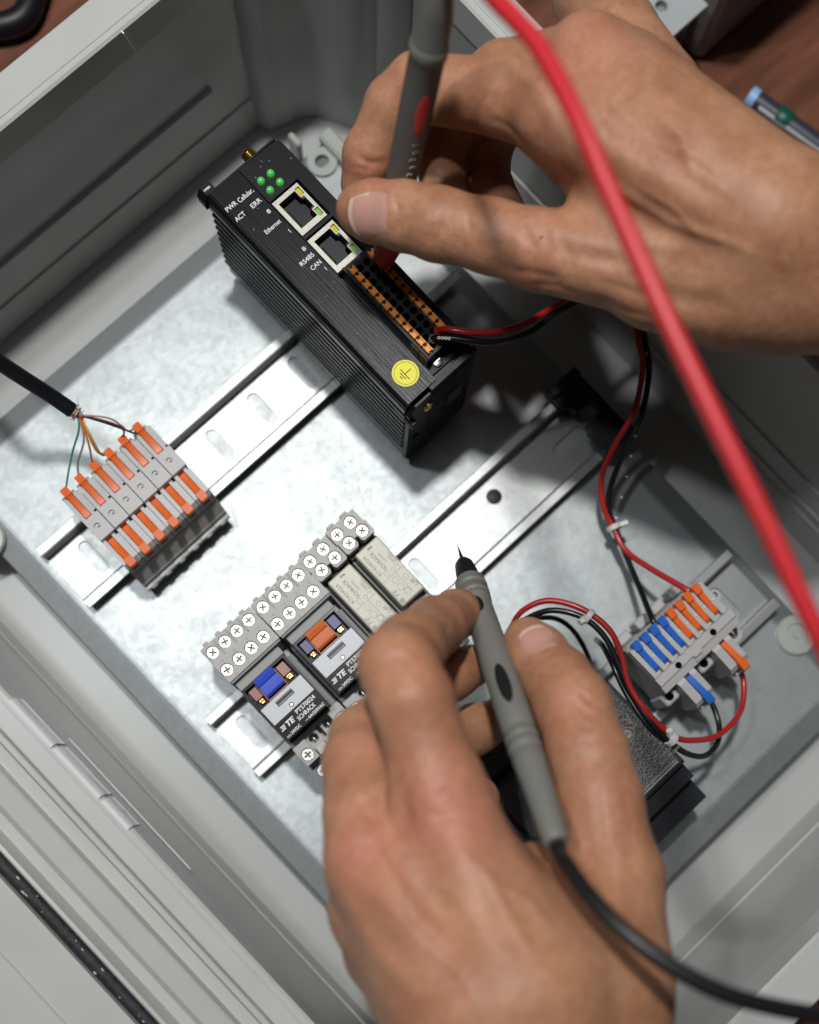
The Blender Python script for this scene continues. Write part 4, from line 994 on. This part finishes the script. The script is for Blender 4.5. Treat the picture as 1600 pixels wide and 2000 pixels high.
# ================================================================= hands
mt = mat('skin', (.40, .205, .125), .50, sss=0)
def skin_material():
    nt = mt.node_tree; N = nt.nodes; L = nt.links; b = N['Principled BSDF']
    b.inputs['Subsurface Weight'].default_value = .2
    b.inputs['Subsurface Radius'].default_value = (1.0, .38, .2)
    b.inputs['Subsurface Scale'].default_value = .0025
    b.inputs['Specular IOR Level'].default_value = .42
    tc = N.new('ShaderNodeTexCoord')
    at_ = N.new('ShaderNodeAttribute'); at_.attribute_name = 'flush'
    n1 = N.new('ShaderNodeTexNoise'); n1.inputs['Scale'].default_value = 55; n1.inputs['Detail'].default_value = 6; n1.inputs['Roughness'].default_value = .6
    L.new(tc.outputs['Object'], n1.inputs['Vector'])
    n2 = N.new('ShaderNodeTexNoise'); n2.inputs['Scale'].default_value = 420; n2.inputs['Detail'].default_value = 3
    L.new(tc.outputs['Object'], n2.inputs['Vector'])
    m1 = N.new('ShaderNodeMix'); m1.data_type = 'RGBA'
    m1.inputs['A'].default_value = (.34, .155, .083, 1); m1.inputs['B'].default_value = (.475, .248, .143, 1)
    r1_ = N.new('ShaderNodeMapRange'); r1_.inputs['From Min'].default_value = .34; r1_.inputs['From Max'].default_value = .68
    L.new(n1.outputs['Fac'], r1_.inputs['Value']); L.new(r1_.outputs['Result'], m1.inputs['Factor'])
    m2 = N.new('ShaderNodeMix'); m2.data_type = 'RGBA'; m2.inputs['B'].default_value = (.50, .185, .125, 1)
    L.new(at_.outputs['Fac'], m2.inputs['Factor']); L.new(m1.outputs['Result'], m2.inputs['A'])
    m3 = N.new('ShaderNodeMix'); m3.data_type = 'RGBA'; m3.blend_type = 'MULTIPLY'; m3.inputs['Factor'].default_value = 1
    r3 = N.new('ShaderNodeMapRange'); r3.inputs['From Min'].default_value = .3; r3.inputs['From Max'].default_value = .7; r3.inputs['To Min'].default_value = .89; r3.inputs['To Max'].default_value = 1.07
    L.new(n2.outputs['Fac'], r3.inputs['Value']); L.new(m2.outputs['Result'], m3.inputs['A']); L.new(r3.outputs['Result'], m3.inputs['B'])
    L.new(m3.outputs['Result'], b.inputs['Base Color'])
    vo = N.new('ShaderNodeTexVoronoi'); vo.inputs['Scale'].default_value = 900; vo.feature = 'DISTANCE_TO_EDGE'
    L.new(tc.outputs['Object'], vo.inputs['Vector'])
    n4 = N.new('ShaderNodeTexNoise'); n4.inputs['Scale'].default_value = 220; n4.inputs['Detail'].default_value = 5
    L.new(tc.outputs['Object'], n4.inputs['Vector'])
    ad = N.new('ShaderNodeMath'); ad.operation = 'MULTIPLY_ADD'; ad.inputs[1].default_value = .35
    L.new(vo.outputs['Distance'], ad.inputs[0]); L.new(n4.outputs['Fac'], ad.inputs[2])
    bp = N.new('ShaderNodeBump'); bp.inputs['Strength'].default_value = .6; bp.inputs['Distance'].default_value = .0005
    L.new(ad.outputs[0], bp.inputs['Height']); L.new(bp.outputs['Normal'], b.inputs['Normal'])
    rr = N.new('ShaderNodeMapRange'); rr.inputs['To Min'].default_value = .40; rr.inputs['To Max'].default_value = .58
    L.new(n4.outputs['Fac'], rr.inputs['Value']); L.new(rr.outputs['Result'], b.inputs['Roughness'])
skin_material()
mat('nail', (.52, .29, .235), .22, sss=.25, coat=.4)
mat('nail_edge', (.60, .44, .36), .35)

class Hand:
    """palm and finger chains as tapered, smoothly joined limbs"""
    def __init__(self, palm, chains, kp=9.0, kf=7.0):
        self.palm = [(np.array(a[:3]), np.array(b[:3]), a[3], b[3]) for a, b in palm]
        self.chains = chains; self.kp = kp; self.kf = kf
    def f(self, p):
        p = np.asarray(p, np.float32); x, y, z = p[:, 0], p[:, 1], p[:, 2]
        def cone(a, b, ra, rb):
            ax, ay, az = (float(c) for c in a[:3]); bx, by, bz = (float(b[0]) - ax, float(b[1]) - ay, float(b[2]) - az)
            L2 = bx * bx + by * by + bz * bz
            qx = x - ax; qy = y - ay; qz = z - az
            t = qx * (bx / L2); t += qy * (by / L2); t += qz * (bz / L2)
            np.clip(t, 0, 1, out=t)
            qx -= t * bx; qy -= t * by; qz -= t * bz
            qx *= qx; qy *= qy; qz *= qz; qx += qy; qx += qz
            np.sqrt(qx, out=qx)
            t *= (rb - ra); qx -= t; qx -= ra
            return qx
        def sm(a, b, k):
            h = np.abs(a - b); np.subtract(k, h, out=h); np.maximum(h, 0, out=h); h *= h; h *= (.25 / k)
            return np.minimum(a, b) - h
        fp = None
        for a, b, ra, rb in self.palm:
            d = cone(a, b, float(ra), float(rb)); fp = d if fp is None else sm(fp, d, self.kp)
        out = fp
        for ch in self.chains:
            fc = None
            for (a, b) in zip(ch, ch[1:]):
                d = cone(a, b, float(a[3]), float(b[3])); fc = d if fc is None else sm(fc, d, 3.0)
            out = np.minimum(out, sm(fp, fc, self.kf))
        return out
    def grad(self, p, h=.3, f0=None):
        g = np.zeros_like(p)
        f0 = self.f(p) if f0 is None else f0
        for i in range(3):
            e = np.zeros(3); e[i] = h
            g[:, i] = (self.f(p + e) - f0) / h
        return g
    def project(self, p, it=3):
        for _ in range(it):
            v = self.f(p); g = self.grad(p, .3, v); n2 = np.maximum(np.einsum('ij,ij->i', g, g), .2)
            p = p - np.clip(v / n2, -1.5, 1.5)[:, None] * g
        return p
    def hit(self, px, py):
        """first point of the skin along the line of sight through that place of the photograph"""
        d = RC.T @ np.array([(px - PCX) / F_PX, (py - PCY) / F_PX, 1.0]); d /= np.linalg.norm(d)
        p = CAM + d * 150
        for _ in range(200):
            v = float(self.f(p[None])[0]); p = p + d * max(v * .8, .02)
            if v < .03: return p
            if np.linalg.norm(p - CAM) > 520: break
        return None
    def mesh(self, h):
        allp = np.array([list(q) for a, b, ra, rb in self.palm for q in (a - ra, a + ra, b - rb, b + rb)] + [list(np.array(q[:3]) + s_ * q[3]) for ch in self.chains for q in ch for s_ in (-1, 1)])
        lo = allp.min(0) - 2.5; hi = allp.max(0) + 2.5
        nx = np.ceil((hi - lo) / h).astype(int) + 1
        # coarse pass, then evaluate only near the surface
        ax = [lo[i] + h * np.arange(nx[i]) for i in range(3)]
        B = 5
        val = np.full(nx, 9.0, np.float32)
        cx = [np.arange(0, nx[i], B) for i in range(3)]
        I, J, K = np.meshgrid(*cx, indexing='ij'); I, J, K = I.ravel(), J.ravel(), K.ravel()
        ctr = np.stack([lo[0] + h * (I + B / 2), lo[1] + h * (J + B / 2), lo[2] + h * (K + B / 2)], 1)
        fc = self.f(ctr); near = np.abs(fc) < h * B * .9 + 2.0
        for i, j, k in zip(I[~near & (fc < 0)], J[~near & (fc < 0)], K[~near & (fc < 0)]):
            val[i:i + B, j:j + B, k:k + B] = -9
        off = np.stack(np.meshgrid(np.arange(B), np.arange(B), np.arange(B), indexing='ij'), -1).reshape(-1, 3)
        base = np.stack([I, J, K], 1)[near]
        idx = (base[:, None, :] + off[None]).reshape(-1, 3)
        idx = idx[(idx < nx).all(1)]
        val[idx[:, 0], idx[:, 1], idx[:, 2]] = self.f(lo + h * idx)
        ins = val < 0
        # surface nets
        c = np.zeros(np.array(nx) - 1, int)
        for a in (0, 1):
            for b in (0, 1):
                for d in (0, 1): c += ins[a:nx[0] - 1 + a, b:nx[1] - 1 + b, d:nx[2] - 1 + d]
        act = (c > 0) & (c < 8)
        ids = -np.ones(act.shape, int); ai = np.argwhere(act); ids[act] = np.arange(len(ai))
        P = self.project(lo + h * (ai + .5), 3)
        quads = []
        for axis in range(3):
            sl0 = [slice(None)] * 3; sl1 = [slice(None)] * 3; sl0[axis] = slice(0, -1); sl1[axis] = slice(1, None)
            e = np.argwhere(ins[tuple(sl0)] != ins[tuple(sl1)])
            o1, o2 = [i for i in range(3) if i != axis]
            e = e[(e[:, o1] > 0) & (e[:, o2] > 0) & (e[:, o1] < nx[o1] - 1) & (e[:, o2] < nx[o2] - 1)]
            def cell(d1, d2):
                q = e.copy(); q[:, o1] -= d1; q[:, o2] -= d2; return ids[q[:, 0], q[:, 1], q[:, 2]]
            q = np.stack([cell(0, 0), cell(1, 0), cell(1, 1), cell(0, 1)], 1)
            flip = ins[e[:, 0], e[:, 1], e[:, 2]]
            if axis == 1: flip = ~flip
            q[flip] = q[flip][:, ::-1]
            quads.append(q)
        Q = np.concatenate(quads); Q = Q[(Q >= 0).all(1)]
        return P, Q
    @staticmethod
    def subdivide(P, Q):
        E = np.concatenate([np.stack([Q[:, i], Q[:, (i + 1) % 4]], 1) for i in range(4)])
        Es = np.sort(E, 1); U, inv = np.unique(Es, axis=0, return_inverse=True); inv = inv.ravel()
        n = len(P); m_ = len(Q)
        P2 = np.concatenate([P, (P[U[:, 0]] + P[U[:, 1]]) / 2, P[Q].mean(1)])
        e = [n + inv[i * m_:(i + 1) * m_] for i in range(4)]; c = n + len(U) + np.arange(m_)
        R_ = [np.stack([Q[:, i], e[i], c, e[(i + 3) % 4]], 1) for i in range(4)]
        return P2, np.concatenate(R_)

def seg_dist(P, a, b):
    ab = b - a; t = np.clip((P - a) @ ab / max(float(ab @ ab), 1e-9), 0, 1); q = P - a - t[:, None] * ab
    return np.sqrt(np.einsum('ij,ij->i', q, q)), t

def make_hand(name, label, H, lines, blobs, nails, base, h=1.5):
    P, Q = H.mesh(h)
    P, Q = H.subdivide(P, Q)
    P = H.project(P, 1)
    Nn = H.grad(P, .6); Nn /= np.maximum(np.linalg.norm(Nn, axis=1), 1e-6)[:, None]
    disp = np.zeros(len(P))
    for pts, amp, wd in lines:
        hp = [H.hit(*q) for q in pts]; hp = [q for q in hp if q is not None]
        best = np.full(len(P), 1e9)
        for a, b in zip(hp, hp[1:]):
            d, t = seg_dist(P, a, b); best = np.minimum(best, d)
        # fade towards the ends
        fade = np.ones(len(P))
        if len(hp) >= 2:
            L0 = sum(np.linalg.norm(b - a) for a, b in zip(hp, hp[1:])) * .25 + wd
            fade = np.clip(np.minimum(np.linalg.norm(P - hp[0], axis=1), np.linalg.norm(P - hp[-1], axis=1)) / L0, .15, 1)
        disp += 1.15 * amp * np.exp(-(best / wd) ** 2) * fade
    fl = np.zeros(len(P))
    for (px, py), amp, rad, bump in blobs:
        q = H.hit(px, py)
        if q is None: continue
        d = np.linalg.norm(P - q, axis=1); e = np.exp(-(d / rad) ** 2)
        fl = np.maximum(fl, amp * e); disp += bump * e
    P = P + Nn * disp[:, None]
    o = thing(name, label, 'hand', tuple(base))
    me = bpy.data.meshes.new('skin')
    me.from_pydata(((P - np.array(base)) * S).tolist(), [], Q.tolist())
    me.update()
    bm = bmesh.new(); bm.from_mesh(me); bmesh.ops.recalc_face_normals(bm, faces=bm.faces); bm.to_mesh(me); bm.free()
    me.shade_smooth()
    at_ = me.attributes.new('flush', 'FLOAT', 'POINT'); at_.data.foreach_set('value', fl.astype(np.float32))
    link('skin', me, 'skin', o)
    for (cpx, tip, wid, length, mats, lift) in nails:
        c = H.hit(*cpx); tp = H.hit(*tip)
        n = H.grad(c[None], 1.5)[0]; n /= np.linalg.norm(n)
        u = tp - c; u -= n * (u @ n); u /= np.linalg.norm(u); v = np.cross(n, u)
        g = G(); NU, NV = 18, 16; rows = []
        for i in range(NU + 1):
            s_ = -1 + 2 * i / NU; row = []
            for j in range(NV + 1):
                t_ = -1 + 2 * j / NV
                # squircle outline
                a_, b_ = s_ * math.sqrt(max(0, 1 - .30 * t_ * t_)), t_ * math.sqrt(max(0, 1 - .30 * s_ * s_))
                p = c + u * a_ * length / 2 + v * b_ * wid / 2 + n * 6
                for _ in range(60):
                    f_ = float(H.f(p[None])[0])
                    if f_ < .02: break
                    p = p - n * max(f_ * .7, .02)
                    if (p - c) @ n < -5.5: break
                edge = max(abs(s_) if s_ < 0 else 0, abs(t_)) 
                p = p + n * (lift * (1 - edge ** 8) - .12 + (.25 if s_ > .9 else 0))
                row.append(g.v(p))
            rows.append(row)
        for i, (r0, r1) in enumerate(zip(rows, rows[1:])):
            for j in range(NV):
                fc_ = g.poly([r0[j], r0[j + 1], r1[j + 1], r1[j]])
                if fc_ is not None and (i >= NU - 2 or (i >= NU - 9 and (j < 1))): fc_.material_index = 1
        no = g.build('nail', mats, o, 80); no.data.materials.append(MAT['nail_edge'])
    return o

def C(*q): 
    """joint: picture place, height and radius"""
    return np.array([*at(q[0], q[1], q[2]), q[3]])

# ---- upper (right) hand
wr_ = [C(1720, 498, 156, 22), C(1720, 570, 150, 22)]
rh_palm = [
    (C(1085, 228, 146, 12.5), C(1500, 455, 158, 20)),
    (C(1145, 112, 146, 12.5), C(1480, 410, 158, 17)),
    (C(1215, 140, 138, 13.0), C(1500, 405, 154, 17)),
    (C(1275, 190, 130, 13.0), C(1520, 425, 148, 17.5)),
    (C(1120, 300, 132, 11.0), C(1450, 500, 145, 20)),
    (C(1180, 430, 134, 12.0), C(1450, 520, 142, 20)),
    (C(1500, 440, 156, 18.5), wr_[0]), (C(1490, 540, 146, 20), wr_[1]),
    (C(1290, 560, 136, 13.5), C(1520, 570, 144, 18)),
]
rh_ch = [
    [C(1100, 235, 142, 12.0), C(985, 190, 134, 11.8), C(815, 172, 124, 10.6), C(770, 210, 119, 10.0), C(722, 305, 109, 9.2), C(716, 360, 101, 8.6), C(722, 408, 94, 7.4)],
    [C(1150, 118, 140, 12), C(980, 150, 118, 11), C(905, 190, 106, 10.2), C(860, 300, 95, 9.4), C(872, 390, 90, 9.0), C(915, 465, 94, 8.2)],
    [C(1225, 150, 132, 12), C(1030, 190, 104, 10.8), C(965, 240, 94, 10), C(942, 330, 86, 9.6), C(972, 415, 91, 9.4), C(1010, 492, 97, 8.8)],
    [C(1290, 180, 126, 13.5), C(1210, 70, 112, 13.5), C(1150, -10, 104, 13.0), C(1110, -90, 98, 11.0)],
    [C(1420, 560, 142, 18), C(1260, 530, 137, 14.5), C(1050, 488, 131, 12.6), C(960, 462, 128, 11.6), C(855, 438, 124, 11.6), C(790, 422, 120, 11.0), C(730, 413, 115, 10.0), C(704, 410, 112, 8.6)],
]
RH = Hand(rh_palm, rh_ch)
rl = [
    # thumb joint creases
    ([(868, 395), (864, 440), (866, 500)], -.55, 1.0), ([(880, 400), (882, 440), (880, 505)], -.35, .9), ([(915, 400), (918, 450), (914, 515)], -.45, 1.0), ([(900, 395), (898, 450)], -.25, .8),
    ([(1010, 430), (1040, 480), (1030, 540)], -.7, 2.0), ([(1070, 440), (1110, 500), (1120, 560)], -.9, 2.6), ([(960, 520), (1040, 535), (1130, 560)], -.7, 2.2), ([(1000, 545), (1090, 562), (1180, 600)], -.6, 2.0),
    ([(1080, 470), (1150, 500), (1260, 520)], -.9, 3.0), ([(1250, 560), (1340, 590), (1460, 600)], -1.2, 4.0),
    # index finger creases
    ([(690, 300), (720, 318), (760, 316)], -.8, 1.2), ([(684, 322), (712, 330), (740, 330)], -.3, .8), ([(880, 100), (885, 150), (878, 220)], -.3, 1.2),
    # tendons and veins on the back
    ([(1075, 225), (1200, 300), (1330, 380), (1480, 455)], .9, 4.5), ([(1150, 110), (1260, 200), (1400, 310), (1520, 400)], 1.1, 4.5), ([(1210, 120), (1320, 210), (1460, 310)], .9, 4.0),
    ([(1250, 190), (1330, 270), (1350, 330), (1460, 400)], .7, 1.8), ([(1120, 250), (1190, 360), (1300, 430), (1440, 480)], .6, 1.8), ([(1180, 420), (1260, 470), (1380, 500)], .7, 2.6),
    ([(1130, 160), (1240, 260), (1370, 340)], -.7, 4.0), ([(1110, 300), (1210, 400), (1350, 470)], -.7, 5.0), ([(1000, 250), (1040, 300), (1060, 380)], -.5, 2.0),
    ([(1040, 330), (1080, 400), (1150, 430)], -.8, 2.5),
    ([(1160, 150), (1185, 215), (1260, 280), (1300, 350)], .5, 1.3), ([(1260, 280), (1350, 300), (1440, 370)], .5, 1.3), ([(1330, 440), (1420, 470), (1540, 520)], .5, 1.5), ([(1240, 360), (1310, 400), (1380, 470)], .4, 1.3),
    ([(930, 120), (1000, 150), (1060, 200)], -.35, 1.6), ([(950, 230), (1000, 255), (1045, 285)], -.4, 1.4), ([(780, 180), (800, 230)], -.3, 1.0), ([(840, 405), (842, 470)], -.25, .8), ([(930, 410), (934, 520)], -.3, .9), ([(950, 430), (960, 520)], -.25, .9),
    ([(768, 380), (777, 405), (778, 440), (768, 466)], -.75, .9), ([(768, 378), (735, 368), (695, 374)], -.5, .9),
    ([(1130, 570), (1200, 600), (1290, 620)], -.5, 1.8), ([(1150, 540), (1230, 570), (1330, 580)], -.4, 1.6),
]
rb = [((1075, 230), .22, 14, .9), ((1130, 110), .5, 18, .8), ((800, 150), .35, 10, .4), ((700, 330), .45, 10, 0), ((720, 370), .4, 12, 0), ((940, 440), .2, 14, 0), ((1200, 330), .22, 22, 0), ((1040, 500), .3, 14, 0), ((1090, 372), .12, 10, .9), ((900, 210), .2, 14, 0), ((1030, 480), .55, 3, 0)]
make_hand('hand', 'right hand reaching in from the right, pinching the red-tipped probe', RH, rl, rb,
          [((720, 420), (675, 425), 14.2, 16.6, 'nail', .38)], at(1300, 420, 120), 1.8)

# ---- lower (left) hand
lh_palm = [
    (C(866, 1590, 168, 13.5), C(1020, 1930, 178, 22)),
    (C(728, 1680, 164, 12.8), C(935, 1960, 178, 22)),
    (C(728, 1775, 152, 12.4), C(905, 1995, 168, 21)),
    (C(758, 1855, 142, 12.4), C(915, 2020, 160, 21)),
    (C(960, 1690, 158, 11.0), C(1060, 1900, 168, 22)),
    (C(1050, 1720, 146, 12.0), C(1090, 1900, 160, 22)),
    (C(1190, 1720, 148, 14.5), C(1150, 1920, 160, 22)),
    (C(1020, 1940, 176, 23), C(1060, 2300, 172, 26)), (C(945, 1975, 170, 22), C(995, 2300, 168, 26)), (C(1150, 1930, 160, 23), C(1150, 2300, 162, 26)),
]
lh_ch = [
    [C(880, 1610, 164, 13.0), C(850, 1520, 168, 12.6), C(806, 1370, 170, 11.6), C(778, 1302, 164, 11.3), C(800, 1268, 152, 10.8), C(850, 1224, 124, 9.8), C(890, 1200, 103, 8.4), C(904, 1190, 95, 7.2)],
    [C(735, 1690, 160, 12.8), C(712, 1590, 156, 11.8), C(702, 1490, 146, 10.9), C(710, 1445, 137, 10.6), C(790, 1370, 116, 9.8), C(880, 1318, 103, 9.0), C(918, 1302, 98, 7.8)],
    [C(735, 1780, 148, 12.4), C(728, 1660, 136, 11.6), C(745, 1590, 122, 10.8), C(830, 1480, 101, 9.8), C(930, 1424, 90, 9.0), C(965, 1408, 86, 7.8)],
    [C(760, 1860, 138, 12.5), C(770, 1740, 118, 11.5), C(840, 1640, 100, 10), C(930, 1560, 90, 8.5)],
    [C(1170, 1880, 158, 19), C(1195, 1720, 150, 14.8), C(1168, 1560, 146, 13.4), C(1148, 1470, 142, 12.4), C(1118, 1378, 134, 12.2), C(1090, 1330, 127, 11.2), C(1050, 1278, 117, 10.0), C(1032, 1254, 112, 8.6)],
]
LH = Hand(lh_palm, lh_ch)
ll = [
    ([(1120, 1340), (1150, 1370), (1180, 1385)], -.5, 1.2), ([(1110, 1355), (1140, 1392), (1180, 1405)], -.45, 1.1), ([(1100, 1380), (1130, 1420), (1180, 1430)], -.35, 1.0),
    ([(745, 1270), (790, 1290), (830, 1330)], -.35, 1.4), ([(720, 1330), (780, 1330), (840, 1360)], -.3, 1.4), ([(870, 1240), (880, 1215)], -.3, 1.0),
    ([(862, 1580), (900, 1700), (960, 1820), (1010, 1940)], 1.0, 5.0), ([(705, 1675), (790, 1800), (880, 1930)], 1.2, 5.0), ([(690, 1780), (770, 1890), (860, 1980)], 1.0, 4.5),
    ([(780, 1640), (850, 1760), (930, 1890)], -1.3, 6.5), ([(690, 1720), (740, 1830), (830, 1950)], -1.0, 5.0), ([(790, 1500), (790, 1580), (800, 1640)], -1.4, 3.0), ([(950, 1600), (1010, 1720), (1070, 1840)], -.6, 5.0),
    ([(700, 1600), (760, 1700), (800, 1760), (900, 1880)], .6, 1.7), ([(820, 1700), (900, 1760), (960, 1860)], .55, 1.7), ([(1180, 1560), (1210, 1700), (1220, 1830)], .6, 2.2), ([(1130, 1560), (1150, 1680), (1150, 1800)], -.6, 3.0),
    ([(1080, 1560), (1100, 1640), (1110, 1720)], -.7, 2.4), ([(660, 1560), (700, 1570), (740, 1560)], -.5, 1.6),
    ([(1056, 1288), (1076, 1278), (1088, 1258)], -.6, .9), ([(1086, 1254), (1066, 1228)], -.45, .9),
    ([(840, 1560), (870, 1548), (900, 1560)], -.4, 1.2), ([(835, 1585), (866, 1600), (900, 1590)], -.35, 1.2), ([(680, 1660), (705, 1650), (735, 1662)], -.4, 1.2), ([(678, 1690), (705, 1700), (738, 1690)], -.35, 1.2),
    ([(760, 1310), (790, 1312), (822, 1330)], -.3, 1.0), ([(748, 1290), (775, 1282), (806, 1296)], -.3, 1.0), ([(1125, 1440), (1150, 1450), (1190, 1445)], -.3, 1.0),
    ([(880, 1650), (960, 1720), (1000, 1800), (1060, 1900)], .55, 1.5), ([(760, 1760), (820, 1830), (900, 1900), (940, 1980)], .55, 1.5), ([(960, 1720), (1040, 1760), (1100, 1850)], .45, 1.5),
    ([(1200, 1500), (1230, 1600), (1240, 1700)], -.3, 1.6), ([(1150, 1500), (1170, 1560), (1175, 1640)], -.3, 1.4),
]
lb = [((864, 1578), .75, 17, 1.1), ((703, 1675), .65, 17, 1.0), ((778, 1300), .32, 14, .4), ((690, 1470), .3, 12, .3), ((1125, 1375), .3, 13, .5), ((1045, 1255), .45, 10, 0), ((900, 1190), .45, 10, 0), ((1180, 1600), .2, 18, 0), ((900, 1300), .5, 10, 0), ((820, 1850), .2, 25, 0), ((960, 1620), .3, 18, 0)]
make_hand('hand', 'left hand coming up from the bottom, holding the black-tipped probe', LH, ll, lb,
          [((1050, 1248), (1030, 1222), 11.0, 13.0, 'nail', .35)], at(1000, 1800, 130), 1.8)
make_texts()
